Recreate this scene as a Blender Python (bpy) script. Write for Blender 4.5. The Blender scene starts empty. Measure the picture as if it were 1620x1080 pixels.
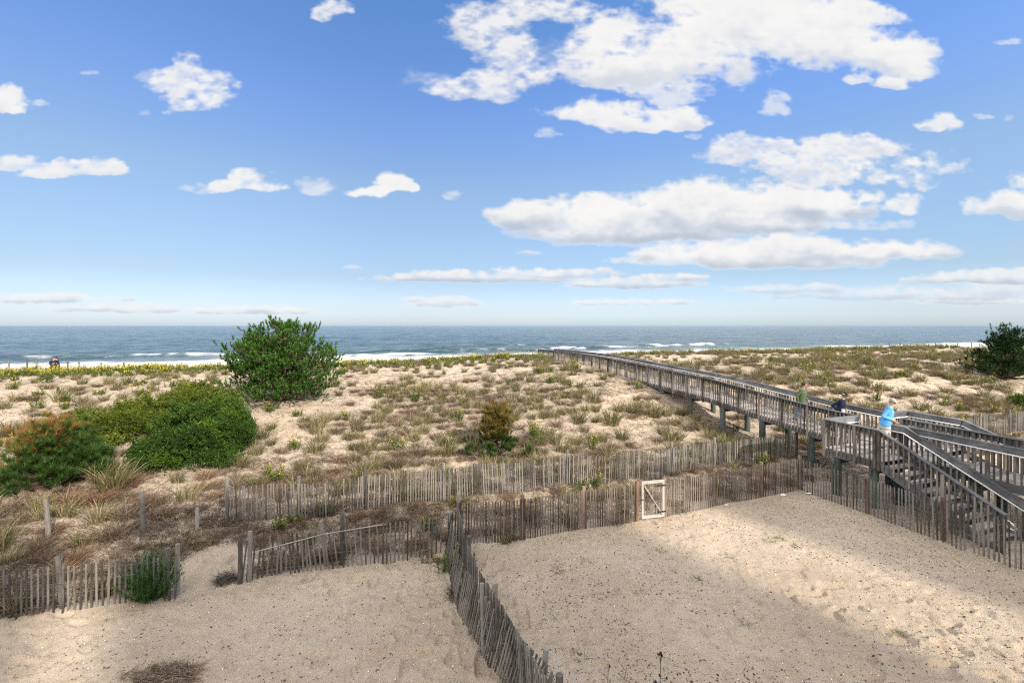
import bpy, math, random
import numpy as np
from mathutils import Vector, Matrix

random.seed(7)
rng = np.random.default_rng(7)
SC = bpy.context.scene
R = math.radians

# ------------------------------------------------------------------ camera
F = 720.0                      # focal length in pixels of the 1620 px wide photograph (16 mm)
CAMZ = 6.2
cam_d = bpy.data.cameras.new('camera')
cam_d.lens = 16.0
cam_d.sensor_width = 36.0
cam_d.clip_start = 0.1
cam_d.clip_end = 60000
cam_d.shift_y = -25.0 / 1620.0
cam = bpy.data.objects.new('camera', cam_d)
cam.location = (0, 0, CAMZ)
cam.rotation_euler = (R(90), 0, 0)
SC.collection.objects.link(cam)
SC.camera = cam

# ------------------------------------------------------------------ light
SUN_EL = R(29)
SUN_DIR2 = (0.62, -0.785)                      # horizontal direction TOWARDS the sun
SUN_AZ = math.atan2(SUN_DIR2[0], SUN_DIR2[1])  # clockwise from +Y
sun_d = bpy.data.lights.new('sun', 'SUN')
sun_d.energy = 3.5
sun_d.angle = R(1.4)
sun_d.color = (1.0, 0.89, 0.74)
sun = bpy.data.objects.new('sun', sun_d)
sdir = Vector((math.cos(SUN_EL) * SUN_DIR2[0], math.cos(SUN_EL) * SUN_DIR2[1], math.sin(SUN_EL)))
sun.rotation_euler = sdir.to_track_quat('Z', 'Y').to_euler()
sun.location = (30, -40, 40)
SC.collection.objects.link(sun)

SC.view_settings.view_transform = 'Standard'
SC.view_settings.look = 'None'
SC.view_settings.exposure = 0.76
SC.view_settings.gamma = 1.0
SC.cycles.max_bounces = 5
SC.cycles.use_denoising = False
SC.cycles.filter_width = 1.15
SC.cycles.diffuse_bounces = 3
SC.cycles.glossy_bounces = 2
SC.cycles.transmission_bounces = 2

# ------------------------------------------------------------------ sky
def build_world():
    w = bpy.data.worlds.new('World')
    SC.world = w
    w.use_nodes = True
    nt = w.node_tree
    N, L = nt.nodes, nt.links
    for n in list(N):
        N.remove(n)
    out = N.new('ShaderNodeOutputWorld')
    bg = N.new('ShaderNodeBackground')
    L.new(bg.outputs[0], out.inputs[0])

    def M(op, a, b=None, c=None, clamp=False):
        n = N.new('ShaderNodeMath'); n.operation = op; n.use_clamp = clamp
        for i, v in enumerate((a, b, c)):
            if v is None: continue
            if isinstance(v, (int, float)): n.inputs[i].default_value = v
            else: L.new(v, n.inputs[i])
        return n.outputs[0]

    def V(op, a, b):
        n = N.new('ShaderNodeVectorMath'); n.operation = op
        for i, v in enumerate((a, b)):
            if isinstance(v, tuple): n.inputs[i].default_value = v
            else: L.new(v, n.inputs[i])
        return n.outputs[1] if op == 'DOT_PRODUCT' else n.outputs[0]

    def MR(x, a, b, c=0.0, d=1.0, smooth=True):
        n = N.new('ShaderNodeMapRange')
        if smooth: n.interpolation_type = 'SMOOTHSTEP'
        L.new(x, n.inputs[0])
        for i, v in zip((1, 2, 3, 4), (a, b, c, d)): n.inputs[i].default_value = v
        return n.outputs[0]

    def mix(f, a, b):
        n = N.new('ShaderNodeMix'); n.data_type = 'RGBA'
        if isinstance(f, (int, float)): n.inputs[0].default_value = f
        else: L.new(f, n.inputs[0])
        for i, v in ((6, a), (7, b)):
            if isinstance(v, tuple): n.inputs[i].default_value = v
            else: L.new(v, n.inputs[i])
        return n.outputs[2]

    tc = N.new('ShaderNodeTexCoord')
    sep = N.new('ShaderNodeSeparateXYZ'); L.new(tc.outputs['Generated'], sep.inputs[0])
    # bright cloud added to the unseen sky overhead and inland to fill the shade (the clouds over the sea are an object of their own)
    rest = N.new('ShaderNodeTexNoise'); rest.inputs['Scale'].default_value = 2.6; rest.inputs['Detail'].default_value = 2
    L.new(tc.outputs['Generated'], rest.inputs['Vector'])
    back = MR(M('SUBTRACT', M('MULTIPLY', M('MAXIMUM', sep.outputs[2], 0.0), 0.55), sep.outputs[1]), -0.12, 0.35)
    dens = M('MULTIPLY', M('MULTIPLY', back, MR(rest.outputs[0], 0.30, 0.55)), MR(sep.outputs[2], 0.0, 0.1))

    sky = N.new('ShaderNodeTexSky'); sky.sky_type = 'NISHITA'
    sky.sun_disc = False
    sky.sun_elevation = SUN_EL
    sky.sun_rotation = SUN_AZ
    sky.altitude = 10; sky.air_density = SKY_AIR; sky.dust_density = SKY_DUST; sky.ozone_density = SKY_OZ
    hsv = N.new('ShaderNodeHueSaturation'); hsv.inputs['Saturation'].default_value = SKY_SAT
    L.new(sky.outputs[0], hsv.inputs['Color'])
    cr = N.new('ShaderNodeValToRGB'); L.new(sep.outputs[2], cr.inputs[0])
    els = cr.color_ramp.elements
    els[0].position = 0.0; els[0].color = (.47, .58, .88, 1)
    els[1].position = 1.0; els[1].color = (.90, .95, 1.0, 1)
    for p, c in SKY_RAMP:
        e_ = els.new(p); e_.color = (*c, 1)
    tint = mix(MR(sep.outputs[1], -0.25, 0.25), (1.0, 1.0, 1.0, 1), cr.outputs[0])
    skyc = mix(1.0, hsv.outputs[0], tint); skyc.node.blend_type = 'MULTIPLY'
    skyc = mix(1.0, skyc, mix(MR(sep.outputs[0], -0.35, 0.6), (1.06, 1.05, 1.05, 1), (1.50, 1.52, 1.53, 1))); skyc.node.blend_type = 'MULTIPLY'
    col = mix(M('MULTIPLY', dens, 0.95), skyc, FILL_CLOUD_LUM)
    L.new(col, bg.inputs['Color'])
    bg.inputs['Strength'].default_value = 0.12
SKY_AIR, SKY_DUST, SKY_OZ, SKY_SAT = 1.0, 0.6, 1.5, 1.0
SKY_RAMP = [(.03, (.46, .51, .72)), (.10, (.44, .455, .53)), (.28, (.63, .64, .66)), (.42, (.60, .70, .90)), (.58, (.53, .76, 1.0)), (.8, (.7, .85, 1.0))]
FILL_CLOUD_LUM = (13.2, 12.3, 11.2, 1.0)
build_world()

# ------------------------------------------------------------------ basic helpers
COL = SC.collection

def tag(o, label=None, cat=None, group=None, kind=None):
    if label: o['label'] = label
    if cat: o['category'] = cat
    if group: o['group'] = group
    if kind: o['kind'] = kind
    return o

def empty(name, loc=(0, 0, 0), label=None, cat=None, group=None):
    o = bpy.data.objects.new(name, None); COL.objects.link(o); o.location = loc
    o.empty_display_size = 0.2
    return tag(o, label, cat, group)

def link(name, me, mat=None, parent=None, loc=None):
    if mat is not None and len(me.materials) == 0: me.materials.append(mat)
    o = bpy.data.objects.new(name, me); COL.objects.link(o)
    if parent is not None:
        o.parent = parent
        # meshes are written in world coordinates; bring them into the parent's frame
        if loc is None:
            o.matrix_parent_inverse = Matrix.Translation(parent.location).inverted()
    if loc is not None: o.location = loc
    return o

class MB:
    """collects faces, builds one mesh"""
    def __init__(s): s.v = []; s.f = []; s.t = []
    def add(s, vs, fs, tint=0.5):
        b = len(s.v); s.v += [tuple(p) for p in vs]; s.t += [tint] * len(vs)
        s.f += [tuple(i + b for i in f) for f in fs]
    def hexa(s, a, tint=0.5):       # a = 8 points: four below, four above
        s.add(a, [(3, 2, 1, 0), (4, 5, 6, 7), (0, 1, 5, 4), (1, 2, 6, 5), (2, 3, 7, 6), (3, 0, 4, 7)], tint)
    def beam(s, p, q, w, z0, z1, lat=0.0, tint=0.5):
        """bar from p to q, width w across, vertical extent z0..z1 above the line p-q"""
        p = Vector(p); q = Vector(q); d = (q - p); d.z = 0
        if d.length < 1e-6: return
        d.normalize(); n = Vector((-d.y, d.x, 0))
        a = n * (lat - w / 2); b = n * (lat + w / 2); u0 = Vector((0, 0, z0)); u1 = Vector((0, 0, z1))
        s.hexa([p + a + u0, q + a + u0, q + b + u0, p + b + u0, p + a + u1, q + a + u1, q + b + u1, p + b + u1], tint)
    def post(s, c, ax, w, d, z0, z1, lean=(0, 0), tint=0.5, top=None):
        """upright bar at c; ax = horizontal unit vector along its width"""
        c = Vector((c[0], c[1], 0)); a = Vector((ax[0], ax[1], 0)) * w / 2; n = Vector((-ax[1], ax[0], 0)) * d / 2
        L = Vector((lean[0], lean[1], 0))
        u0 = Vector((0, 0, z0)); u1 = Vector((0, 0, z1)) + L
        k = 1.0 if top is None else top
        s.hexa([c - a - n + u0, c + a - n + u0, c + a + n + u0, c - a + n + u0,
                c - a * k - n * k + u1, c + a * k - n * k + u1, c + a * k + n * k + u1, c - a * k + n * k + u1], tint)
    def tube(s, pts, r, n=6, tint=0.5, r1=None, caps=True):
        pts = [Vector(p) for p in pts]; m = len(pts); b = len(s.v)
        for i, p in enumerate(pts):
            d = (pts[min(i + 1, m - 1)] - pts[max(i - 1, 0)])
            if d.length < 1e-9: d = Vector((0, 0, 1))
            d.normalize()
            up = Vector((0, 0, 1)) if abs(d.z) < 0.9 else Vector((1, 0, 0))
            x = d.cross(up).normalized(); y = d.cross(x)
            rr = r if r1 is None else r + (r1 - r) * i / (m - 1)
            for k in range(n):
                a = 2 * math.pi * k / n
                s.v.append(tuple(p + x * math.cos(a) * rr + y * math.sin(a) * rr)); s.t.append(tint)
        for i in range(m - 1):
            for k in range(n):
                k2 = (k + 1) % n
                s.f.append((b + i * n + k, b + i * n + k2, b + (i + 1) * n + k2, b + (i + 1) * n + k))
        if caps:
            s.f.append(tuple(b + k for k in range(n))[::-1]); s.f.append(tuple(b + (m - 1) * n + k for k in range(n)))
    def mesh(s, name, smooth=False):
        me = bpy.data.meshes.new(name); me.from_pydata(s.v, [], s.f)
        at = me.attributes.new('tint', 'FLOAT', 'POINT'); at.data.foreach_set('value', s.t)
        if smooth: me.polygons.foreach_set('use_smooth', [True] * len(me.polygons))
        me.update(); return me
    def build(s, name, mat, parent=None, smooth=False):
        return link(name, s.mesh(name, smooth), mat, parent)

def arr_mesh(name, V, Q=None, T=None, tint=None, mats=None, matidx=None, smooth=False):
    """mesh from numpy arrays of vertices, quads and triangles"""
    me = bpy.data.meshes.new(name)
    nq = 0 if Q is None else len(Q); nt = 0 if T is None else len(T)
    me.vertices.add(len(V)); me.vertices.foreach_set('co', np.ascontiguousarray(V, dtype=np.float32).ravel())
    loops = []
    if nq: loops.append(np.asarray(Q).ravel())
    if nt: loops.append(np.asarray(T).ravel())
    loops = np.concatenate(loops).astype(np.int32)
    me.loops.add(len(loops)); me.loops.foreach_set('vertex_index', loops)
    me.polygons.add(nq + nt)
    st = np.concatenate([np.arange(nq) * 4, nq * 4 + np.arange(nt) * 3]).astype(np.int32)
    me.polygons.foreach_set('loop_start', st)
    if smooth: me.polygons.foreach_set('use_smooth', np.ones(nq + nt, bool))
    if tint is not None:
        at = me.attributes.new('tint', 'FLOAT', 'POINT'); at.data.foreach_set('value', np.asarray(tint, dtype=np.float32))
    me.update(calc_edges=True); me.validate()
    return me

# value noise
def _h(ix, iy, seed):
    n = (ix.astype(np.int64) * 374761393 + iy.astype(np.int64) * 668265263 + seed * 1442695041) & 0xffffffff
    n = ((n ^ (n >> 13)) * 1274126177) & 0xffffffff
    n = (n ^ (n >> 16)) & 0xffffff
    return n / float(0xffffff)
def vn(x, y, seed=0):
    x = np.asarray(x, float); y = np.asarray(y, float)
    ix = np.floor(x); iy = np.floor(y); fx = x - ix; fy = y - iy
    fx = fx * fx * (3 - 2 * fx); fy = fy * fy * (3 - 2 * fy)
    a = _h(ix, iy, seed); b = _h(ix + 1, iy, seed); c = _h(ix, iy + 1, seed); d = _h(ix + 1, iy + 1, seed)
    return (a + (b - a) * fx) * (1 - fy) + (c + (d - c) * fx) * fy
def fbm(x, y, oct=4, seed=0):
    s = 0; a = 0.5; t = 0
    for i in range(oct):
        s = s + a * vn(x * 2 ** i + 13.7 * i, y * 2 ** i + 5.1 * i, seed + i); t += a; a *= 0.5
    return s / t - 0.5
def sst(a, b, x):
    t = np.clip((x - a) / (b - a), 0, 1); return t * t * (3 - 2 * t)

# boardwalk frame: t seaward, v to the right (along the shore)
BX, BY = 13.36, 17.6
DX, DY = -0.339, 0.941
NX, NY = 0.941, 0.339
def W(t, v, z=0.0): return Vector((BX + DX * t + NX * v, BY + DY * t + NY * v, z))
def TV(x, y):
    a = x - BX; b = y - BY
    return a * DX + b * DY, a * NX + b * NY

# ------------------------------------------------------------------ terrain
PA_T = [-60, -12, 0.3, 2.0, 4.1, 6.5, 9.0, 11.5, 14, 17.7, 23, 28, 31, 34, 37, 45, 60, 86, 100, 130, 400, 3000]
PA_Z = [0, 0, 0, .22, .32, .55, 1.15, 2.0, 2.45, 2.80, 2.95, 3.05, 2.9, 2.35, 1.75, .6, 0, -1.5, -2.6, -4, -12, -30]
PB_T = [-60, -12, 0.3, 2.0, 3.6, 7, 10, 17, 24, 28, 31, 34, 37, 45, 60, 86, 100, 130, 400, 3000]
PB_Z = [0, 0, 0, .2, .38, .72, 1.1, 1.95, 2.66, 2.84, 2.7, 2.2, 1.75, .6, 0, -1.5, -2.6, -4, -12, -30]
def hgt(x, y):
    x = np.asarray(x, float); y = np.asarray(y, float)
    t, v = TV(x, y)
    za = np.interp(t, PA_T, PA_Z); zb = np.interp(t, PB_T, PB_Z)
    k = sst(-13, -4, v)
    z = zb + (za - zb) * k
    dune = sst(3, 7, t) * (1 - sst(60, 90, t))
    z = z + dune * (fbm(x * 0.16, y * 0.16, 3, 3) * 0.42 + fbm(x * 0.7, y * 0.7, 3, 5) * 0.17)
    mid = sst(0.6, 2.2, t) * (1 - sst(5, 8, t))
    z = z + mid * fbm(x * 0.9, y * 0.9, 3, 9) * 0.30
    yard = (1 - sst(0.3, 1.2, t)) * sst(-60, -40, t)
    z = z + yard * (fbm(x * 0.35, y * 0.35, 2, 11) * 0.14)
    return z
def hfine(x, y):
    """small relief: footprints and wind ripples, used by the sand mesh only"""
    t, v = TV(x, y)
    near = 1 - sst(40, 70, t)
    a = fbm(x * 1.7, y * 1.7, 3, 21) * 0.10
    foot = vn(x * 3.6, y * 3.6, 31); foot2 = vn(x * 7.3 + 4, y * 7.3, 33)
    pr = -0.035 * sst(0.66, 0.9, foot) + 0.02 * sst(0.5, 0.66, foot) * (1 - sst(0.66, 0.8, foot)) - 0.018 * sst(0.7, 0.9, foot2)
    tramp = sst(0.35, 0.65, vn(x * 0.33 + 8, y * 0.33, 41)) * 0.8 + 0.35
    return near * (a * 0.62 + pr * tramp * 1.45)
def H1(x, y): return float(hgt(x, y))

_Y = np.concatenate([np.arange(4, 60, 0.02), np.arange(60, 300, 0.25)])
def hit(px, py):
    """the ground point that this direction from the balcony meets"""
    X = (px - 810) / F * _Y; Z = CAMZ - (py - 515) / F * _Y
    g = hgt(X, _Y)
    i = int(np.argmax(Z <= g))
    return Vector((X[i], _Y[i], float(g[i])))
def pxof(p):
    return 810 + F * p[0] / p[1], 515 + F * (CAMZ - p[2]) / p[1]

# ------------------------------------------------------------------ materials
def nodes(name):
    m = bpy.data.materials.new(name); m.use_nodes = True
    nt = m.node_tree; b = nt.nodes['Principled BSDF']
    return m, nt, b
def ramp(nt, src, stops):
    n = nt.nodes.new('ShaderNodeValToRGB'); cr = n.color_ramp
    while len(cr.elements) > 1: cr.elements.remove(cr.elements[-1])
    cr.elements[0].position = stops[0][0]; cr.elements[0].color = (*stops[0][1], 1)
    for p, c in stops[1:]:
        e = cr.elements.new(p); e.color = (*c, 1)
    nt.links.new(src, n.inputs[0]); return n.outputs[0]
def nz(nt, scale, detail=4, rough=0.55, vec=None, mul=None):
    n = nt.nodes.new('ShaderNodeTexNoise'); n.inputs['Scale'].default_value = scale
    n.inputs['Detail'].default_value = detail; n.inputs['Roughness'].default_value = rough
    if vec is None:
        g = nt.nodes.new('ShaderNodeNewGeometry'); vec = g.outputs['Position']
    if mul:
        mm = nt.nodes.new('ShaderNodeVectorMath'); mm.operation = 'MULTIPLY'; mm.inputs[1].default_value = mul
        nt.links.new(vec, mm.inputs[0]); vec = mm.outputs[0]
    nt.links.new(vec, n.inputs['Vector']); return n.outputs[0]
def mth(nt, op, a, b, c=None, clamp=False):
    n = nt.nodes.new('ShaderNodeMath'); n.operation = op; n.use_clamp = clamp
    for i, v in enumerate((a, b, c)):
        if v is None: continue
        if isinstance(v, (int, float)): n.inputs[i].default_value = v
        else: nt.links.new(v, n.inputs[i])
    return n.outputs[0]
def mixc(nt, f, a, b, mode='MIX'):
    n = nt.nodes.new('ShaderNodeMix'); n.data_type = 'RGBA'; n.blend_type = mode
    for i, v in ((0, f), (6, a), (7, b)):
        if isinstance(v, (int, float)): n.inputs[i].default_value = v
        elif isinstance(v, tuple): n.inputs[i].default_value = (*v, 1) if len(v) == 3 else v
        else: nt.links.new(v, n.inputs[i])
    return n.outputs[2]
def mrange(nt, x, a, b, c=0.0, d=1.0):
    n = nt.nodes.new('ShaderNodeMapRange'); n.interpolation_type = 'SMOOTHSTEP'; nt.links.new(x, n.inputs[0])
    for i, v in zip((1, 2, 3, 4), (a, b, c, d)): n.inputs[i].default_value = v
    return n.outputs[0]
def attr(nt, name):
    n = nt.nodes.new('ShaderNodeAttribute'); n.attribute_name = name; return n.outputs['Fac']
def bump(nt, b, h, strength, dist):
    n = nt.nodes.new('ShaderNodeBump'); n.inputs['Strength'].default_value = strength; n.inputs['Distance'].default_value = dist
    nt.links.new(h, n.inputs['Height']); nt.links.new(n.outputs[0], b.inputs['Normal'])

def mat_leaf(name, stops, trans=0.25, rough=0.7):
    m, nt, b = nodes(name)
    t = attr(nt, 'tint')
    oi = nt.nodes.new('ShaderNodeObjectInfo')
    f = mth(nt, 'ADD', t, mth(nt, 'MULTIPLY', mth(nt, 'SUBTRACT', oi.outputs['Random'], 0.5), 0.30), clamp=True)
    c = ramp(nt, f, stops)
    nt.links.new(c, b.inputs['Base Color']); b.inputs['Roughness'].default_value = rough
    b.inputs['Specular IOR Level'].default_value = 0.25
    if trans:
        tr = nt.nodes.new('ShaderNodeBsdfTranslucent'); nt.links.new(c, tr.inputs['Color'])
        mx = nt.nodes.new('ShaderNodeMixShader'); mx.inputs[0].default_value = trans
        nt.links.new(b.outputs[0], mx.inputs[1]); nt.links.new(tr.outputs[0], mx.inputs[2])
        nt.links.new(mx.outputs[0], nt.nodes['Material Output'].inputs[0])
    return m
def mat_wood(name, lo, hi, stretch=(1, 1, 1), rough=0.85, sc=6.0):
    m, nt, b = nodes(name)
    t = attr(nt, 'tint')
    n1 = nz(nt, sc, 6, 0.65, mul=stretch); n2 = nz(nt, 1.3, 3, 0.5)
    f = mth(nt, 'ADD', mth(nt, 'MULTIPLY', n1, 0.7), mth(nt, 'MULTIPLY', t, 0.55))
    f = mth(nt, 'ADD', f, mth(nt, 'MULTIPLY', mth(nt, 'SUBTRACT', n2, 0.5), 0.95))
    c = mixc(nt, mrange(nt, f, 0.3, 0.95), lo, hi)
    nt.links.new(c, b.inputs['Base Color']); b.inputs['Roughness'].default_value = rough
    b.inputs['Specular IOR Level'].default_value = 0.3
    bump(nt, b, nz(nt, sc * 5, 4, 0.6, mul=stretch), 0.5, 0.01)
    return m
def mat_plain(name, col, rough=0.6, metal=0.0, spec=0.4, vary=0.12, sc=14.0):
    m, nt, b = nodes(name)
    n = nz(nt, sc, 5, 0.6)
    lo = tuple(x * (1 - vary) for x in col); hi = tuple(min(1, x * (1 + vary)) for x in col)
    nt.links.new(mixc(nt, mrange(nt, n, 0.3, 0.7), lo, hi), b.inputs['Base Color'])
    b.inputs['Roughness'].default_value = rough; b.inputs['Metallic'].default_value = metal
    b.inputs['Specular IOR Level'].default_value = spec
    return m

def mat_sand():
    m, nt, b = nodes('sand')
    big = nz(nt, 0.35, 4, 0.55); med = nz(nt, 3.0, 5, 0.6); fine = nz(nt, 45.0, 4, 0.7); grit = nz(nt, 130.0, 2, 0.6)
    c = mixc(nt, mrange(nt, big, 0.3, 0.7), (0.455, 0.375, 0.288), (0.545, 0.458, 0.36))
    c = mixc(nt, mth(nt, 'MULTIPLY', mrange(nt, med, 0.45, 0.72), 0.45), c, (0.35, 0.275, 0.20))
    c = mixc(nt, mth(nt, 'MULTIPLY', mrange(nt, fine, 0.52, 0.70), 0.60), c, (0.25, 0.195, 0.145))
    c = mixc(nt, mth(nt, 'MULTIPLY', mrange(nt, grit, 0.66, 0.74), 0.6), c, (0.78, 0.74, 0.68))
    # dead plant litter lying on the dune
    lit = attr(nt, 'litter')
    ln = nz(nt, 1.6, 6, 0.68, mul=(0.8, 1.5, 1)); ln2 = nz(nt, 22.0, 5, 0.7)
    f = mth(nt, 'ADD', lit, mth(nt, 'MULTIPLY', mth(nt, 'SUBTRACT', ln, 0.5), 2.2))
    f = mth(nt, 'ADD', f, mth(nt, 'MULTIPLY', mth(nt, 'SUBTRACT', ln2, 0.5), 1.8))
    f = mth(nt, 'MULTIPLY', mrange(nt, f, 0.42, 0.85), mrange(nt, lit, 0.02, 0.2))
    lc = mixc(nt, mrange(nt, ln2, 0.35, 0.65), (0.085, 0.062, 0.045), (0.25, 0.185, 0.135))
    c = mixc(nt, mth(nt, 'MULTIPLY', f, 0.88), c, lc)
    wet = attr(nt, 'wet')
    c = mixc(nt, wet, c, (0.22, 0.18, 0.14))
    nt.links.new(c, b.inputs['Base Color']); b.inputs['Roughness'].default_value = 0.95
    b.inputs['Specular IOR Level'].default_value = 0.1
    hh = mth(nt, 'ADD', mth(nt, 'MULTIPLY', med, 0.7), mth(nt, 'MULTIPLY', fine, 0.4))
    hh = mth(nt, 'ADD', hh, mth(nt, 'MULTIPLY', f, 0.25))
    bump(nt, b, hh, 1.0, 0.09)
    return m

def mat_water():
    m, nt, b = nodes('sea_water')
    g = nt.nodes.new('ShaderNodeNewGeometry')
    # shore frame: x = seaward, y = along
    def dot(v):
        n = nt.nodes.new('ShaderNodeVectorMath'); n.operation = 'DOT_PRODUCT'
        nt.links.new(g.outputs['Position'], n.inputs[0]); n.inputs[1].default_value = v; return n.outputs['Value']
    t = mth(nt, 'ADD', dot((DX, DY, 0)), -(BX * DX + BY * DY)); v = dot((NX, NY, 0))
    cb = nt.nodes.new('ShaderNodeCombineXYZ'); nt.links.new(t, cb.inputs[0]); nt.links.new(v, cb.inputs[1])
    P = cb.outputs[0]
    # foam
    edge = nz(nt, 0.05, 4, 0.6, vec=P, mul=(0.3, 1, 1)); streak = nz(nt, 0.9, 6, 0.7, vec=P, mul=(0.7, 0.22, 1)); st2 = nz(nt, 0.28, 6, 0.68, vec=P, mul=(1.0, 0.3, 1))
    tt = mth(nt, 'ADD', t, mth(nt, 'MULTIPLY', mth(nt, 'SUBTRACT', edge, 0.5), -46.0))
    wash = mth(nt, 'MULTIPLY', mrange(nt, tt, 119.0, 104.0), mrange(nt, mth(nt, 'ADD', streak, mrange(nt, tt, 112.0, 86.0)), 0.44, 0.74))
    far = mth(nt, 'MULTIPLY', mrange(nt, tt, 175.0, 112.0), mrange(nt, st2, 0.60, 0.72))
    caps = mth(nt, 'MULTIPLY', mrange(nt, nz(nt, 0.10, 8, 0.72, vec=P, mul=(1.4, 0.5, 1)), 0.71, 0.75), 0.5)
    crest = attr(nt, 'foam')
    cf = mth(nt, 'MULTIPLY', crest, mrange(nt, streak, 0.36, 0.5))
    foam = mth(nt, 'MAXIMUM', mth(nt, 'MAXIMUM', wash, mth(nt, 'MULTIPLY', far, 0.85)), mth(nt, 'MAXIMUM', caps, cf), clamp=True)
    shallow = mrange(nt, t, 190.0, 105.0)
    c = mixc(nt, shallow, (0.085, 0.135, 0.175), (0.10, 0.15, 0.15))
    chop = nz(nt, 0.42, 5, 0.7, vec=P, mul=(1.0, 0.30, 1)); chop2 = nz(nt, 0.07, 5, 0.7, vec=P, mul=(1.0, 0.30, 1))
    c = mixc(nt, mth(nt, 'MULTIPLY', mrange(nt, mth(nt, 'ADD', mth(nt, 'MULTIPLY', chop, .5), mth(nt, 'MULTIPLY', chop2, .5)), 0.42, 0.58), 0.85), c, (0.022, 0.052, 0.08))
    c = mixc(nt, foam, c, (0.70, 0.72, 0.74))
    nt.links.new(c, b.inputs['Base Color'])
    nt.links.new(mth(nt, 'ADD', 0.16, mth(nt, 'MULTIPLY', foam, 0.6)), b.inputs['Roughness'])
    b.inputs['IOR'].default_value = 1.33
    w1 = nz(nt, 0.55, 5, 0.62, vec=P, mul=(1.0, 0.42, 1)); w2 = nz(nt, 2.2, 4, 0.6, vec=P, mul=(1, 0.5, 1)); w3 = nz(nt, 0.12, 4, 0.6, vec=P, mul=(1.0, 0.4, 1))
    h = mth(nt, 'ADD', mth(nt, 'MULTIPLY', w1, 1.0), mth(nt, 'MULTIPLY', w2, 0.22))
    h = mth(nt, 'ADD', h, mth(nt, 'MULTIPLY', w3, 2.0))
    bump(nt, b, h, 1.0, WAVE_BUMP)
    return m
WAVE_BUMP = 1.3

MS = mat_sand()
MWATER = mat_water()
M_DECK = mat_wood('weathered_decking', (0.16, 0.15, 0.145), (0.42, 0.40, 0.38), (1, 1, 1), sc=5)
M_RAIL = mat_wood('weathered_rail_boards', (0.085, 0.087, 0.094), (0.25, 0.257, 0.27), sc=5)
M_BAL = mat_wood('weathered_balusters', (0.06, 0.054, 0.048), (0.27, 0.245, 0.22), (3, 3, 1), sc=4)
M_PILE = mat_wood('treated_pile', (0.04, 0.058, 0.052), (0.11, 0.14, 0.125), (3, 3, 1), sc=4)
M_PICK = mat_wood('grey_pickets', (0.05, 0.047, 0.043), (0.215, 0.205, 0.19), (4, 4, 0.7), sc=5)
M_PICKB = mat_wood('brown_pickets', (0.06, 0.048, 0.040), (0.21, 0.18, 0.155), (4, 4, 0.7), sc=5)
M_POSTB = mat_wood('brown_post', (0.15, 0.095, 0.065), (0.32, 0.225, 0.165), (4, 4, 0.8), sc=5)
M_POSTG = mat_wood('grey_post', (0.07, 0.065, 0.06), (0.25, 0.235, 0.215), (4, 4, 0.8), sc=5)
M_WHITEW = mat_wood('whitewashed_wood', (0.20, 0.19, 0.18), (0.42, 0.405, 0.38), (2, 2, 2), sc=6)
M_STEEL = mat_plain('galvanised_pipe', (0.74, 0.75, 0.77), 0.4, 0.0, 0.5, 0.03)
M_WIRE = mat_plain('rusty_wire', (0.16, 0.13, 0.11), 0.7, 0.3, 0.3)
M_DARKM = mat_plain('dark_metal', (0.05, 0.05, 0.055), 0.5, 0.6, 0.4)

# ------------------------------------------------------------------ ground sheet
def build_ground():
    fine = np.arange(-51.0, 51.01, 0.12)
    ang = np.radians(np.concatenate([np.arange(-180, -51, 6.0), fine, np.arange(57, 180, 6.0)]))
    rr = [0.6]
    while rr[-1] < 5000:
        r = rr[-1]
        st = 0.5 if r < 6 else (0.0042 * r + 0.012 if r < 62 else r * 0.045)
        rr.append(r + st)
    rr = np.array(rr)
    A, RR = np.meshgrid(ang, rr)
    X = RR * np.sin(A); Y = RR * np.cos(A)
    Z = hgt(X, Y) + hfine(X, Y)
    V = np.stack([X, Y, Z], -1).reshape(-1, 3)
    nr, na = len(rr), len(ang)
    i, j = np.meshgrid(np.arange(nr - 1), np.arange(na), indexing='ij'); j2 = (j + 1) % na
    Q = np.stack([i * na + j, i * na + j2, (i + 1) * na + j2, (i + 1) * na + j], -1).reshape(-1, 4)[:, ::-1]
    V = np.vstack([V, [[0, 0, H1(0, 0)]]]); c = len(V) - 1
    jj = np.arange(na); T = np.stack([np.full(na, c), (jj + 1) % na, jj], -1)
    me = arr_mesh('sand_ground', V, Q, T, smooth=True)
    x, y = V[:, 0], V[:, 1]; t, v = TV(x, y)
    # litter: strong between the fences and on the brown flat at the left, thinner up the dune
    lit = 0.38 * sst(1.2, 3, t) * (1 - sst(22, 30, t))
    lit = np.maximum(lit, 0.46 * sst(0.35, 0.9, t) * (1 - sst(3.0, 5.0, t)))
    leftz = sst(-16, -20, v)
    lit = np.maximum(lit, leftz * 0.46 * sst(0.6, 1.2, t) * (1 - sst(6, 9.5, t)))
    lit = np.maximum(lit, 0.30 * sst(25.5, 27, t) * (1 - sst(36, 42, t)))
    lit = np.maximum(lit, 0.36 * sst(-5, 0, v) * sst(2, 4, t) * (1 - sst(9, 12, t)))
    sandy = sst(-19, -22, v) * sst(8, 11, t); lit = lit * (1 - 0.6 * sandy)
    lit = lit * sst(-30, -10, t)
    # the trodden gap between the two left fences
    gx = hit(335, 905); d = np.hypot(x - gx.x, y - gx.y); lit = lit * sst(0.9, 1.7, d)
    for nm, val in (('litter', lit), ('wet', 0.8 * sst(70, 84, t))):
        at = me.attributes.new(nm, 'FLOAT', 'POINT'); at.data.foreach_set('value', np.asarray(val, dtype=np.float32))
    o = link('sand', me, MS); tag(o, kind='structure')
build_ground()

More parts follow.
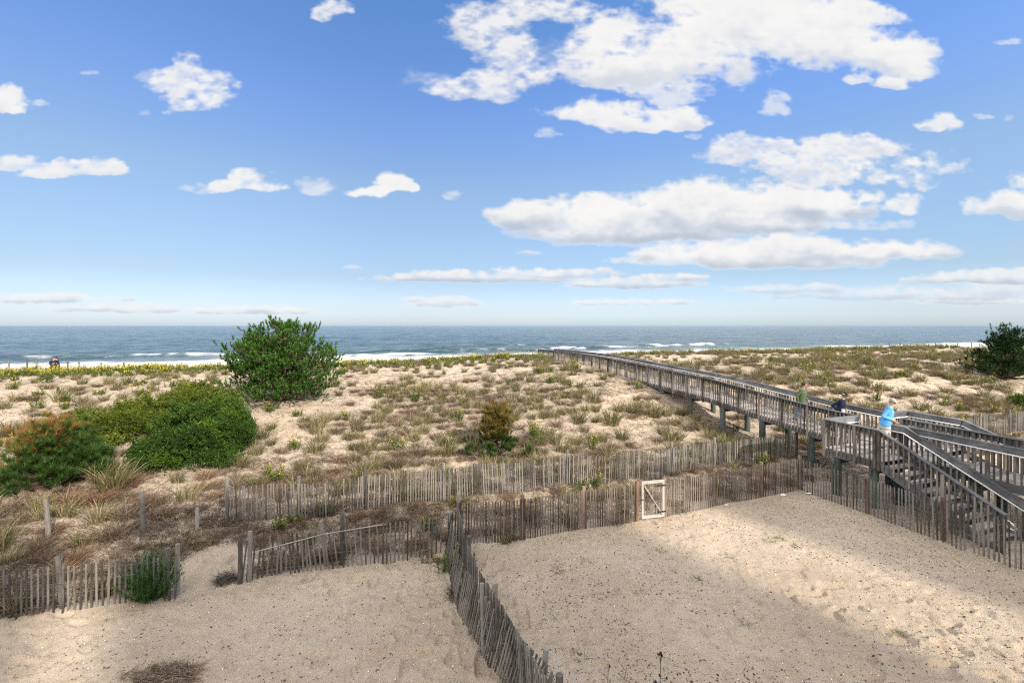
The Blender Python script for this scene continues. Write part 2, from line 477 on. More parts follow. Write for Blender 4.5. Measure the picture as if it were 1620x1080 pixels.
def build_water():
    ang = np.radians(np.arange(-60, 60.01, 0.16))
    rr = [40.0]
    while rr[-1] < 30000:
        r = rr[-1]; rr.append(r + (0.0035 * r if r < 330 else (0.008 * r if r < 1500 else 0.06 * r)))
    rr = np.array(rr)
    A, RR = np.meshgrid(ang, rr); X = RR * np.sin(A); Y = RR * np.cos(A)
    t, v = TV(X, Y)
    fade = 1 - sst(900, 2000, RR)
    Z = -1.5 + fade * (fbm(t * 0.055, v * 0.018, 3, 51) * 1.0 + fbm(t * 0.2, v * 0.075, 3, 53) * 0.75 + fbm(t * 0.55, v * 0.22, 2, 55) * 0.32) * sst(92, 128, t)
    foam = np.zeros_like(Z)
    # breakers rolling in parallel to the shore: (crest t, centre v, half length, height, share of white)
    for (tc, vc, hl, hh, wf) in ((122, 2, 17, 1.15, .25), (124, 30, 12, 0.9, .55), (117, -34, 14, .75, .6), (130, -75, 30, .7, .15),
                                 (128, 60, 20, .8, .4), (148, -40, 22, .55, .1), (112, -8, 11, .6, .9), (135, 110, 30, .8, .3), (158, 30, 30, .55, 0.05)):
        tcv = tc + 3.0 * fbm(v * 0.06, v * 0 + tc, 2, 61)
        a = np.exp(-((v - vc) / hl) ** 4); s = t - tcv
        prof = np.where(s < 0, np.exp(-(s / 1.3) ** 2), np.exp(-(s / 5.0) ** 2))
        Z = Z + hh * a * prof * (0.75 + 0.5 * vn(v * .12, v * 0 + tc, 66))
        lipn = sst(0.35, 0.5, vn(v * 0.09, v * 0 + tc, 63) * 0.5 + wf * 0.5)
        foam = np.maximum(foam, a * sst(.3, .62, vn(v * .3, s * .5, 67)) * lipn * np.exp(-((s + 0.9) / 1.5) ** 2))
    V = np.stack([X, Y, Z], -1).reshape(-1, 3); nr, na = len(rr), len(ang)
    i, j = np.meshgrid(np.arange(nr - 1), np.arange(na - 1), indexing='ij')
    Q = np.stack([i * na + j, (i + 1) * na + j, (i + 1) * na + j + 1, i * na + j + 1], -1).reshape(-1, 4)[:, ::-1]
    me = arr_mesh('sea', V, Q, smooth=True)
    at = me.attributes.new('foam', 'FLOAT', 'POINT'); at.data.foreach_set('value', foam.ravel().astype(np.float32))
    o = link('water', me, MWATER); tag(o, kind='structure')
build_water()
# check orientation of the sheets (top side up)
for _o in (bpy.data.objects['sand'], bpy.data.objects['water']):
    _n = np.zeros(3 * len(_o.data.polygons), np.float32); _o.data.polygons.foreach_get('normal', _n)
    if _n[2::3].mean() < 0: _o.data.flip_normals()

# ------------------------------------------------------------------ clouds over the sea
def build_clouds():
    """cumulus far out over the sea: a sheet with the relief of the clouds, twenty kilometres out"""
    # (blobs: x, y, rx, ry in hundredths of the view plane), grey of the underside, softness, roughness, opacity
    groups = [
        ([(60, 472, 150, 8), (210, 487, 150, 8), (400, 490, 120, 7), (1000, 478, 110, 6), (1540, 474, 110, 8)], .6, .7, 1.0, .78),
        ([(1450, 464, 250, 13), (1260, 457, 120, 8), (1580, 455, 120, 14)], .75, .9, .8, .62),
        ([(1600, 437, 150, 13), (1520, 442, 90, 8)], .95, .5, .7, .85),
        ([(770, 437, 170, 11), (860, 430, 110, 10), (690, 440, 80, 7)], .95, .5, .7, .92), ([(1010, 447, 110, 10), (1060, 440, 60, 7)], .75, .5, .7, .88),
        ([(698, 477, 60, 9), (660, 472, 30, 5)], .5, .6, .9, .75), ([(1000, 411, 42, 5)], .1, .8, 1.0, .7), ([(835, 398, 22, 5)], .8, .8, 1.0, .5),
        ([(850, 338, 80, 26), (960, 332, 120, 36), (1110, 326, 170, 42), (1260, 318, 130, 30), (1000, 358, 190, 28), (1180, 345, 150, 24)], 1.0, .45, .8, 1.0),
        ([(1120, 400, 120, 22), (1260, 393, 190, 27), (1400, 394, 125, 18), (1200, 408, 200, 18)], .80, .5, .75, 1.0),
        ([(1335, 310, 60, 14), (1425, 322, 34, 15)], .15, .7, 1.1, .95), ([(1380, 353, 80, 8)], .1, 1.0, 1.2, .5),
        ([(1165, 240, 55, 26), (1240, 262, 70, 20), (1310, 248, 80, 32), (1380, 234, 70, 16), (1430, 268, 105, 24), (1330, 278, 110, 14), (1220, 225, 40, 12)], .30, .8, 1.35, .97),
        ([(1605, 322, 66, 20), (1615, 285, 32, 22)], .55, .7, 1.0, .95),
        ([(915, 176, 66, 22), (965, 184, 88, 20), (1060, 190, 62, 14), (1090, 186, 36, 10)], .25, .7, 1.1, .97),
        ([(1060, 145, 62, 20), (1010, 138, 50, 14), (1080, 165, 40, 10)], .15, 1.1, 1.5, .75),
        ([(745, 138, 85, 18), (775, 118, 60, 24), (800, 82, 50, 40), (775, 40, 62, 42), (850, 8, 110, 26), (860, 108, 50, 20)], .35, .9, 1.15, .94),
        ([(1000, 92, 105, 52), (1090, 70, 150, 66), (1190, 30, 190, 60), (1280, 55, 130, 48), (1385, 82, 95, 34), (1440, 100, 42, 28), (1418, 128, 40, 12), (960, 60, 70, 50), (1340, 20, 80, 26)], .42, .65, 1.0, 1.0),
        ([(288, 124, 46, 30), (330, 146, 48, 28), (300, 165, 36, 14), (270, 112, 26, 14)], .15, .95, 1.35, .93), ([(240, 122, 30, 9), (235, 178, 14, 4)], 0, 1.2, 1.4, .35),
        ([(0, 158, 34, 22), (20, 172, 22, 8)], .2, .7, 1.1, .95), ([(58, 163, 20, 6)], 0, 1.0, 1.2, .5),
        ([(30, 256, 55, 12), (80, 268, 50, 10), (160, 264, 38, 13), (110, 258, 30, 7)], .15, .7, 1.1, .93),
        ([(392, 296, 62, 10), (400, 280, 30, 17), (345, 292, 24, 8)], .15, .6, 1.0, .96), ([(310, 298, 26, 7)], 0, 1.2, 1.3, .45),
        ([(622, 288, 30, 21), (600, 302, 48, 9), (640, 298, 16, 12)], .15, .5, .9, .98), ([(508, 296, 30, 13)], 0, 1.2, 1.4, .6), ([(722, 308, 18, 8)], 0, 1.2, 1.4, .45),
        ([(1490, 194, 38, 14), (1475, 202, 22, 9)], .15, .9, 1.3, .92), ([(1225, 172, 32, 9), (1235, 158, 22, 10)], 0, 1.1, 1.5, .6), ([(1560, 186, 16, 5), (1597, 188, 12, 7)], 0, 1.1, 1.3, .5),
        ([(1356, 126, 20, 7)], 0, .8, 1.1, .8), ([(862, 212, 18, 8), (1095, 213, 12, 5)], 0, 1.0, 1.3, .5), ([(1608, 68, 24, 5)], 0, 1.1, 1.3, .5),
        ([(522, 8, 40, 16), (500, 20, 18, 14)], .1, .9, 1.3, .85), ([(145, 115, 14, 5), (560, 423, 16, 3)], 0, 1.2, 1.2, .4), ([(880, 90, 60, 30), (700, 130, 60, 20)], 0, 1.5, 1.5, .30)]
    px = np.arange(-60, 1682, 1.55); py = np.arange(-30, 514, 1.35)
    GX, GY = np.meshgrid(px, py)
    wob = lambda s, k, sd: fbm(GX / s, GY / s * 1.6, k, sd)
    w1x, w1y = wob(80, 3, 71) * 60, wob(80, 3, 83) * 26; w2x, w2y = wob(24, 5, 75) * 26, wob(24, 5, 77) * 14
    soft = fbm(GX / 90, GY / 45, 6, 91); tex = fbm(GX / 30, GY / 17, 5, 191)
    bil = 1 - 2 * np.abs(vn(GX / 22 + soft * 2, GY / 12, 95) - .5); bil2 = 1 - 2 * np.abs(vn(GX / 9 + tex * 2, GY / 6, 97) - .5)
    fine = fbm(GX / 15, GY / 8.5, 4, 221)
    alpha = np.zeros(GX.shape); shade = np.zeros(GX.shape); thick = np.zeros(GX.shape)
    for (bl, grey, sft, rgh, opa) in groups:
        big = min(1.0, max(b[3] for b in bl) / 22.0)
        x = GX + w1x * big + w2x * (.35 + .65 * big) * rgh; y = GY + (w1y * big + w2y * (.3 + .7 * big)) * rgh * np.interp(GY, [0, 400, 515], [1, .8, .5])
        a_ = np.full(GX.shape, -9.0); ws = np.zeros(GX.shape); hs = np.zeros(GX.shape)
        for (cx, cy, rx, ry) in bl:
            dy = y - (cy + ry * .30); ry2 = np.where(dy > 0, ry * .75, ry * 1.28); f = 1 - ((x - cx) / rx) ** 2 - (dy / ry2) ** 2
            a_ = np.maximum(a_, f); w_ = np.exp(np.clip(f, -3, 1) * 3); ws += w_; hs += w_ * np.clip(dy / ry2, -1.3, 1.3)
        h = hs / ws; flat = 1 - .55 * sst(-.1, .6, h) * (grey > .6)
        det = (soft * 1.5 + tex * 1.3) * rgh * flat + (bil - .5) * .30 * flat + (bil2 - .5) * .16 * flat * rgh
        det = det + (1 - big) * fine * 1.5 + fine * .45 * rgh
        e = a_ * 1.1 + .10 + det
        al = opa * sst(-.28 * sft, .42 + .72 * sft, e)
        if big < .85 or rgh > 1.12: al = al * np.clip(.86 + 1.1 * fine + .9 * tex, .35, 1)
        sh = grey * (sst(-.55, .75, h + tex * .5 + soft * .35) * sst(-.1, .8, e)) + .10 * (.5 - bil) + .34 * tex + .30 * soft + .09
        shade = shade * (1 - al) + np.clip(sh, 0, 1) * al; alpha = 1 - (1 - alpha) * (1 - al); thick = np.maximum(thick, np.clip(e, 0, 1.4) * (al > .02))
    shade = np.where(alpha > .01, shade / np.maximum(alpha, .01), 0); alpha = alpha * sst(513, 503, GY)
    d = 24000.0; rel = thick * 1300.0
    ux = (GX - 810) / F; uz = (515 - GY) / F; inv = 1 / np.sqrt(1 + ux ** 2 + uz ** 2)
    rad = (d - rel) * inv
    V = np.stack([ux * rad, rad, uz * rad + CAMZ], -1).reshape(-1, 3)
    nr, na = GX.shape
    i, j = np.meshgrid(np.arange(nr - 1), np.arange(na - 1), indexing='ij')
    Q = np.stack([i * na + j, i * na + j + 1, (i + 1) * na + j + 1, (i + 1) * na + j], -1).reshape(-1, 4)
    al = alpha.ravel(); keep = al[Q].max(1) > 0.004; Q = Q[keep]
    used, invi = np.unique(Q.ravel(), return_inverse=True); Q = invi.reshape(-1, 4)
    me = arr_mesh('cloud_field', V[used], Q, smooth=True)
    for nm, val in (('alpha', al[used]), ('shade', shade.ravel()[used])):
        at = me.attributes.new(nm, 'FLOAT', 'POINT'); at.data.foreach_set('value', val.astype(np.float32))
    m = bpy.data.materials.new('cloud'); m.use_nodes = True; nt = m.node_tree
    for nd in list(nt.nodes): nt.nodes.remove(nd)
    out = nt.nodes.new('ShaderNodeOutputMaterial'); em = nt.nodes.new('ShaderNodeEmission'); tr = nt.nodes.new('ShaderNodeBsdfTransparent')
    mx = nt.nodes.new('ShaderNodeMixShader'); nt.links.new(attr(nt, 'alpha'), mx.inputs[0])
    c = ramp(nt, attr(nt, 'shade'), [(0.0, (1.0, 0.985, 0.965)), (0.25, (0.92, 0.92, 0.93)), (0.55, (0.72, 0.76, 0.83)), (1.0, (0.54, 0.61, 0.71))])
    nt.links.new(c, em.inputs[0]); em.inputs[1].default_value = CLOUD_EM
    nt.links.new(tr.outputs[0], mx.inputs[1]); nt.links.new(em.outputs[0], mx.inputs[2]); nt.links.new(mx.outputs[0], out.inputs[0])
    m.cycles.emission_sampling = 'NONE' if hasattr(m.cycles, 'emission_sampling') else m.cycles
    o = link('clouds', me, m); tag(o, kind='structure')
CLOUD_EM = 0.565
build_clouds()

# ------------------------------------------------------------------ buildings inland (they shade the yard)
def block(x0, x1, y0, y1, ze, zr, label):
    o = empty('apartment_house', ((x0 + x1) / 2, (y0 + y1) / 2, 0), label, 'house')
    sk = (y1 - y0) * .79
    w = MB(); w.hexa([(x0 + sk, y0, -.2), (x1 + sk, y0, -.2), (x1, y1, -.2), (x0, y1, -.2), (x0 + sk, y0, ze), (x1 + sk, y0, ze), (x1, y1, ze), (x0, y1, ze)])
    w.build('wall', mat_plain('clapboard', (0.55, 0.50, 0.45), 0.8), o)
    r = MB(); e = 0.25; ym = (y0 + y1) / 2
    a, b2, c0, d = x0 - e * .2, x1 + e * .2, y0 - e, y1 + e
    r.add([(a + sk, c0, ze), (b2 + sk, c0, ze), (b2, d, ze), (a, d, ze), (a + sk / 2, ym, zr), (b2 + sk / 2, ym, zr)],
          [(0, 1, 5, 4), (2, 3, 4, 5), (0, 4, 3), (1, 2, 5), (3, 2, 1, 0)])
    r.build('roof', mat_plain('shingles', (0.14, 0.13, 0.12), 0.9), o)
block(11.8, 27.2, -26, -16, 21.9, 23.0, 'tall shingled apartment house inland, behind the viewpoint')
block(-14.0, 10.2, -26, -16, 20.0, 21.5, 'long apartment house inland, behind the viewpoint to the left')
block(31.6, 62.0, -26, -16, 24.2, 25.0, 'tallest apartment house inland, behind the viewpoint to the right')

# ------------------------------------------------------------------ boardwalk
DK_T = [-12, -1.85, 0, 2.0, 7.9, 19.6, 24, 31.3, 40]
DK_Z = [1.62, 1.64, 1.66, 1.74, 2.27, 2.76, 2.77, 2.72, 2.6]
def dk(t): return float(np.interp(t, DK_T, DK_Z))
bw = empty('boardwalk', tuple(W(0, 0, 0)), 'long weathered wooden boardwalk with railings, crossing the dune from the landing towards the sea', 'boardwalk')
NV = Vector((NX, NY, 0)); TVv = Vector((DX, DY, 0))
_tt = lambda: random.random()

def railing(pts, inner, ppos=None, bays=None, hand=True, parent=bw, bal_drop=0.20, base_board=False, low=False, hook=None, posts_ext=0.0):
    """railing along pts (t, v, deck z); inner = side (+1 left of travel, -1 right) that people walk on"""
    wp = [W(t, v, z) for (t, v, z) in pts]
    Hr = 1.07
    cap = MB(); board = MB(); rim = MB()
    for a, b in zip(wp[:-1], wp[1:]):
        d = (b - a).normalized()
        cap.beam(a, b, 0.15, Hr - 0.038, Hr, 0, _tt() * .6)
        board.beam(a, b, 0.038, Hr - 0.225, Hr - 0.042, inner * 0.045, _tt() * .5)
        rim.beam(a, b, 0.038, -0.26, -0.03, 0, _tt() * .3)
    cap.build('cap_rail', M_RAIL, parent); board.build('rail_board', M_RAIL, parent); rim.build('rim_joist', M_RAIL, parent)
    # arc length walk
    L = [0.0]
    for a, b in zip(wp[:-1], wp[1:]): L.append(L[-1] + Vector((b.x - a.x, b.y - a.y, 0)).length)
    def at(s):
        for k in range(len(wp) - 1):
            if s <= L[k + 1] + 1e-6:
                f = (s - L[k]) / max(1e-6, L[k + 1] - L[k]); return wp[k].lerp(wp[k + 1], f), (wp[k + 1] - wp[k])
        return wp[-1], wp[-1] - wp[-2]
    if ppos is None:
        n = max(1, round(L[-1] / 1.22)); ppos = [L[-1] * i / n for i in range(n + 1)]
    for s in ppos:
        p, d = at(s); d.z = 0; d.normalize(); n = Vector((-d.y, d.x, 0)) * (-inner * 0.04)
        m = MB(); m.post(p + n, (d.x, d.y), 0.09, 0.09, p.z - 0.30, p.z + Hr - 0.045, tint=_tt())
        m.build('post', M_BAL, parent)
    for s0, s1 in zip(ppos[:-1], ppos[1:]):
        m = MB(); k = max(2, round((s1 - s0) / 0.150)); 
        for i in range(1, k):
            p, d = at(s0 + (s1 - s0) * i / k); d.z = 0; d.normalize(); n = Vector((-d.y, d.x, 0)) * (-inner * 0.040)
            m.post(p + n, (d.x, d.y), 0.045, 0.036, p.z - bal_drop, p.z + Hr - 0.048, tint=_tt())
        if m.v: m.build('baluster_panel', M_BAL, parent)
    if hand:
        m = MB(); q = []
        for k, a in enumerate(wp):
            d = (wp[min(k + 1, len(wp) - 1)] - wp[max(k - 1, 0)]); d.z = 0; d.normalize()
            n = Vector((-d.y, d.x, 0)) * (inner * 0.13); q.append(a + n + Vector((0, 0, 0.86)))
        if hook:
            e = q[-1]; d = (q[-1] - q[-2]).normalized(); dn = Vector((0, 0, -1))
            for a_ in range(1, 9):
                an = math.pi * a_ / 8; q.append(e + d * (0.16 * math.sin(an)) + dn * (0.085 * (1 - math.cos(an))))
            q.append(q[-1] - d * 0.12)
        m.tube(q, 0.023, 8); br = m
        for s in ppos[1:-1]:
            p, d = at(s); d.z = 0; d.normalize(); n = Vector((-d.y, d.x, 0))
            br.tube([p + n * inner * 0.05 + Vector((0, 0, .80)), p + n * inner * 0.13 + Vector((0, 0, .845))], 0.008, 5)
        m.build('handrail', M_STEEL, parent, smooth=True)

# walkway rails
tpost = [2.0 + 1.22 * i for i in range(-1, 25)]
tl = [0.0] + [t for t in (2.0, 7.9, 13, 19.6, 24)] + [31.3]
def wl(v): return [(t, v, dk(t)) for t in tl]
pp = [0.0] + [t for t in tpost if t > 0.3] ; pp = [p for p in pp if p < 31.0] + [31.3]
railing(wl(0.0), -1, ppos=pp)
railing(wl(1.8), 1, ppos=pp)
# deck planks, framing
planks = MB(); tcur = -1.85
while tcur < 31.2:
    z = dk(tcur + .07); v0, v1 = (0.02, 1.78) if tcur > -0.01 else (-1.74, 2.93)
    a, b = W(tcur + .07, v0, z), W(tcur + .07, v1, z)
    planks.beam(a, b, 0.134, -0.032 + random.uniform(-.002, .002), random.uniform(-.002, .002), 0, _tt())
    tcur += 0.14
planks.build('deck', M_DECK, bw)
frame = MB()
for v in (0.35, 0.9, 1.45):
    for t0, t1 in zip(tl[:-1], tl[1:]):
        frame.beam(W(t0, v, dk(t0)), W(t1, v, dk(t1)), 0.045, -0.27, -0.036, 0, .1)
for v in (-1.5, -0.9, -.3, 2.1, 2.7):
    frame.beam(W(-1.8, v, dk(-1.8)), W(-0.04, v, dk(0)), 0.045, -0.27, -0.036, 0, .1)
for t in np.arange(1.9, 31, 2.44):
    frame.beam(W(t, -0.12, dk(t)), W(t, 1.92, dk(t)), 0.09, -0.50, -0.272, 0, .1)
for t in (-1.6, -0.35):
    frame.beam(W(t, -1.85, dk(t)), W(t, 3.05, dk(t)), 0.09, -0.50, -0.272, 0, .1)
frame.build('framing', M_RAIL, bw)
def pile(t, v, top):
    p = W(t, v); m = MB(); m.tube([(p.x, p.y, H1(p.x, p.y) - .6), (p.x, p.y, top)], 0.15, 14, _tt(), 0.14)
    m.build('pile', M_PILE, bw, smooth=False)
for t in np.arange(1.9, 13, 2.44):
    for v in (0.05, 1.75): pile(t, v, dk(t) - 0.27)
for t in np.arange(1.9 + 2.44 * 5, 31, 2.44):
    for v in (0.05, 1.75): pile(t, v, dk(t) - 0.27)
for t, v in ((-1.6, -1.65), (-0.35, -1.65), (-1.6, -0.35), (-0.35, 1.3), (-1.6, 1.3), (-1.6, 2.85), (-.35, 2.85)): pile(t, v, dk(t) - 0.27)
# landing rails
z0 = dk(0); zL = dk(-1.85)
railing([(0, 0, z0), (0, -1.76, z0)], 1, ppos=[0.0, 1.76])
railing([(0, -1.76, z0), (-1.85, -1.76, zL)], 1, ppos=[0.0, 1.08, 1.72])
railing([(0, 1.8, z0), (0, 2.95, z0)], -1, ppos=[0.0, 1.15])
railing([(0, 2.95, z0), (-1.78, 2.95, zL)], -1, ppos=[0.0, 0.9, 1.72])
# stair flights
def stair(v0, v1, t0, zt, zb, run, label):
    s = empty('stairs', tuple(W(t0, (v0 + v1) / 2, 0)), None, None); s.parent = bw; s.matrix_parent_inverse = Matrix.Translation(bw.location).inverted()
    if label: s['label'] = label
    n = round((zt - zb) / 0.165); dr = run / n
    for i in range(1, n):
        z = zt - (zt - zb) * i / n
        m = MB(); t = t0 - dr * (i - 0.5)
        for off in (-0.075, 0.075):
            m.beam(W(t + off, v0 + .05, z), W(t + off, v1 - .05, z), 0.142, -0.038, 0, 0, _tt())
        o = link('tread', m.mesh('tread'), M_DECK); o.parent = s; o.matrix_parent_inverse = (Matrix.Translation(bw.location) @ Matrix.Identity(4)).inverted() @ Matrix.Identity(4)
        o.matrix_parent_inverse = Matrix.Translation(s.location).inverted()
    for v in (v0 + .02, v1 - .02):
        m = MB(); m.beam(W(t0, v, zt), W(t0 - run, v, zb), 0.045, -0.30, -0.02, 0, .2)
        o = link('stringer', m.mesh('stringer'), M_RAIL); o.parent = s; o.matrix_parent_inverse = Matrix.Translation(s.location).inverted()
    return s
stair(-1.74, -0.44, -1.85, zL, 0.05, 3.1, 'weathered wooden stairs going down on the near side')
def slope(v, t0, z0_, t1, z1_): return [(t0, v, z0_), (t1, v, z1_)]
railing(slope(-1.76, -1.85, zL, -4.97, 0.02), 1, ppos=[0.0, 1.75, 3.07], bal_drop=0.16, hook=True)
railing([(-1.45, -0.42, zL), (-1.85, -0.42, zL), (-5.3, -0.42, -0.15)], -1, ppos=[0.0, .4, 1.95, 3.75], bal_drop=0.16)
# level arm of the walkway running on towards the houses
arm = [(-1.7, zL), (-6.5, zL - 0.10), (-9.5, zL - .5)]
planks = MB(); tcur = -1.92
while tcur > -9.4:
    z = float(np.interp(-tcur, [-a[0] for a in arm], [a[1] for a in arm]))
    planks.beam(W(tcur, -0.2, z), W(tcur, 1.22, z), 0.134, -0.032, random.uniform(-.002, .002), 0, _tt()); tcur -= 0.14
planks.build('deck', M_DECK, bw)
railing([(-1.6, -0.26, zL), (-6.5, -0.26, zL - .1), (-9.5, -0.26, zL - .5)], -1, ppos=[0, 1.1, 2.3, 3.5, 4.7, 5.9, 7.1, 7.9])
railing([(-0.85, 1.2, zL), (-6.5, 1.2, zL - .1), (-9.5, 1.2, zL - .5)], 1, ppos=[0, .9, 2.1, 3.3, 4.5, 5.7, 6.9, 7.9, 8.6])
frame = MB()
for v in (0.0, 0.5, 1.0):
    frame.beam(W(-1.95, v, zL), W(-6.5, v, zL - .1), 0.045, -0.27, -0.036, 0, .1); frame.beam(W(-6.5, v, zL - .1), W(-9.5, v, zL - .5), 0.045, -0.27, -0.036, 0, .1)
for t in (-3.6, -6.0, -8.4): frame.beam(W(t, -.4, zL - .1), W(t, 1.35, zL - .1), 0.09, -0.50, -0.29, 0, .1)
frame.build('framing', M_RAIL, bw)
for t in (-3.6, -6.0, -8.4):
    for v in (-.22, 1.2): pile(t, v, zL - 0.3)
# second stair flight beyond it
stair(1.30, 2.93, -1.85, zL, 0.05, 4.2, 'weathered wooden stairs on the far side of the landing')
railing(slope(2.95, -1.82, zL, -6.05, 0.02), -1, bal_drop=0.16)

# ------------------------------------------------------------------ sand fences
def fence(pts, posts, label, group=None, mat=None, postmat=None, hgt_=1.17, pitch=0.083, lean=0.05, wob=0.015, buried=0.02, wires=4, postw=0.09, post_h=1.27, square=True, sink=None, sag=0.0, lean_dir=None, double=False, skip=None):
    mat = mat or M_PICK; postmat = postmat or M_POSTG
    P = [Vector((p[0], p[1], 0)) for p in pts]
    L = [0.0]
    for a, b in zip(P[:-1], P[1:]): L.append(L[-1] + (b - a).length)
    root = empty('sand_fence', (P[0].x, P[0].y, H1(P[0].x, P[0].y)), label, 'fence', group)
    def at(s):
        s = min(max(s, 0), L[-1])
        for k in range(len(P) - 1):
            if s <= L[k + 1] + 1e-6:
                f = (s - L[k]) / max(1e-6, L[k + 1] - L[k]); return P[k].lerp(P[k + 1], f), (P[k + 1] - P[k]).normalized()
        return P[-1], (P[-1] - P[-2]).normalized()
    sp = []
    for q in posts:       # posts given as arc fraction or (x, y, options)
        sp.append(q)
    sp = sorted(sp, key=lambda a: a[0])
    for (s, w, hh, mt, ln, rnd) in sp:
        p, d = at(s); z = H1(p.x, p.y); n = Vector((-d.y, d.x, 0))
        m = MB(); off = n * (w / 2 + 0.02)
        if rnd: m.tube([(p.x + off.x, p.y + off.y, z - .3), (p.x + off.x + ln[0], p.y + off.y + ln[1], z + hh)], w / 2, 9, _tt(), w / 2 * .9)
        else: m.post((p.x + off.x, p.y + off.y), (d.x, d.y), w, w, z - .3, z + hh, ln, _tt(), .96)
        m.build('post', mt or postmat, root)
    cuts = [0.0] + [a[0] for a in sp if 0.3 < a[0] < L[-1] - 0.3] + [L[-1]]
    sd = random.random() * 50
    wm = MB()
    for c0, c1 in zip(cuts[:-1], cuts[1:]):
        m = MB(); s = c0 + pitch * .5
        while s < c1 - 0.02:
            p, d = at(s); n = Vector((-d.y, d.x, 0))
            w_ = 0.038 + random.uniform(-.004, .004)
            off = wob * 6 * (float(vn(s * 0.6, sd, 5)) - .5)
            z = float(hgt(p.x, p.y)); b = buried * (0.3 + float(vn(s * .4, sd, 8)))
            sk = 0
            if sink: sk = sink(s / L[-1])
            top = hgt_ + random.uniform(-.02, .02) - sag * math.sin(math.pi * (s - c0) / max(.1, c1 - c0)) - sk
            rr_ = random.random()
            if rr_ < .018: s += pitch; continue
            if rr_ < .035: top *= random.uniform(.45, .85)
            elif rr_ < .09: top += random.uniform(-.08, .05)
            ax = (float(vn(s * .5, sd, 11)) - .5) * 2 * lean + random.uniform(-.012, .012) * (1 + lean * 12)
            lat = (float(vn(s * .35, sd, 13)) - .5) * 2 * lean
            if lean_dir: ax += lean_dir[0]; lat += lean_dir[1]
            L3 = d * ax + n * lat
            m.post((p.x + n.x * off, p.y + n.y * off), (d.x, d.y), w_, 0.012, z - b - .05, z + top, (L3.x, L3.y), _tt())
            s += pitch * random.uniform(.9, 1.1)
        m.build('slat_panel', mat, root)
    for k in range(wires):
        f = 0.14 + 0.72 * k / max(1, wires - 1)
        q = []
        for s in np.arange(0, L[-1] + .01, 0.3):
            p, d = at(s); n = Vector((-d.y, d.x, 0)); off = wob * 6 * (float(vn(s * 0.6, sd, 5)) - .5)
            la = (float(vn(s * .35, sd, 13)) - .5) * 2 * lean * f + (lean_dir[1] * f if lean_dir else 0)
            q.append(Vector((p.x, p.y, H1(p.x, p.y) + hgt_ * f)) + n * (off + la + 0.011))
        wm.tube(q, 0.006, 3, .2)
    wm.build('wire', M_WIRE, root)
    return root, L[-1]

def G(px, py): p = hit(px, py); return (p.x, p.y)
def arcs(pts, which):
    L = [0.0]
    for a, b in zip(pts[:-1], pts[1:]): L.append(L[-1] + math.hypot(b[0] - a[0], b[1] - a[1]))
    return [L[i] for i in which]
def mk(s, w=.09, h=1.27, m=None, ln=(0, 0), r=False): return (s, w, h, m, ln, r)

# yard fence, front run: corner post to the gate
p1 = [G(725, 862), G(828, 852), G(925, 836), G(1010, 825)]
a = arcs(p1, [0, 1, 2, 3])
fence(p1, [mk(a[0] + .02, .10, 1.42, M_POSTG), mk(a[1], .09, 1.27, M_POSTB), mk(a[2], .09, 1.27, M_POSTB), mk(a[3], .10, 1.27, M_POSTB)],
      'brown picket sand fence along the yard, left of the white gate', mat=M_PICKB, lean=.015)
p2 = [G(1053, 819), G(1134, 800), G(1207, 786), G(1268, 775)]
a = arcs(p2, [0, 1, 2, 3])
fence(p2, [mk(a[0], .09, 1.27, M_POSTB), mk(a[1], .09, 1.25, M_POSTB), mk(a[2], .09, 1.25, M_POSTB), mk(a[3], .10, 1.28, M_POSTB)],
      'brown picket sand fence from the white gate to the yard corner below the boardwalk', mat=M_PICKB, lean=.015)
e = (p2[-1][0] - DX * 11.5, p2[-1][1] - DY * 11.5)
p3 = [p2[-1], G(1370, 812), G(1490, 856), (0, 0)]
q3 = Vector(p3[2]) - Vector(p3[1]); q3.normalize(); p3[3] = tuple(Vector(p3[2]) + q3 * 5.5)
a = arcs(p3, [0, 1, 2, 3])
fence(p3, [mk(a[1], .10, 1.26, M_POSTB), mk(a[2], .10, 1.26, M_POSTB), mk(a[2] + 2.6, .10, 1.26, M_POSTB), mk(a[3], .1, 1.26, M_POSTB)],
      'grey picket sand fence running beside the boardwalk stairs', mat=M_PICK, lean=.02, pitch=.10)
# second fence, up on the foot of the dune
p4 = [G(357, 826), G(471, 821), G(580, 806), G(703, 794), G(797, 782), G(899, 768), G(1065, 750), G(1133, 741), G(1198, 733), G(1262, 724)]
a = arcs(p4, range(10))
fence(p4, [mk(x, .12, 1.28, M_POSTG, (random.uniform(-.05, .05), random.uniform(-.04, .04)), True) for x in a],
      'long grey picket sand fence at the foot of the dune, ending under the boardwalk', mat=M_PICK, lean=.06, hgt_=1.08)
# left fences
p5 = [G(378, 925), G(455, 905), G(518, 898), G(537, 896), G(610, 888), G(690, 874), G(728, 862)]
a = arcs(p5, range(6))
fence(p5, [mk(.03, .11, 1.16, M_POSTG, (0, 0), True), mk(.22, .11, 1.2, M_POSTG, (.02, 0), True), mk(a[2], .12, 1.12, M_POSTG, (-.22, .1), True), mk(a[3] + .06, .12, 1.36, M_POSTG, (0, 0), True)],
      'leaning grey picket fence left of the yard corner, with a pole tied along its top', mat=M_PICK, lean=.13, hgt_=1.0, wob=.05, pitch=.105)
p6 = [G(-60, 985), G(0, 976), G(97, 966), G(180, 955), G(283, 943)]
a = arcs(p6, range(5))
fence(p6, [mk(a[2], .12, 1.14, M_POSTG, (-.15, 0), True), mk(a[4] - .25, .11, 1.08, M_POSTG, (0, 0), True), mk(a[4] - .05, .10, 1.16, M_POSTG, (0, 0), True)],
      'grey picket fence at the lower left, ending beside the trodden gap', mat=M_PICK, lean=.06, hgt_=0.98, wob=.03, pitch=.105)
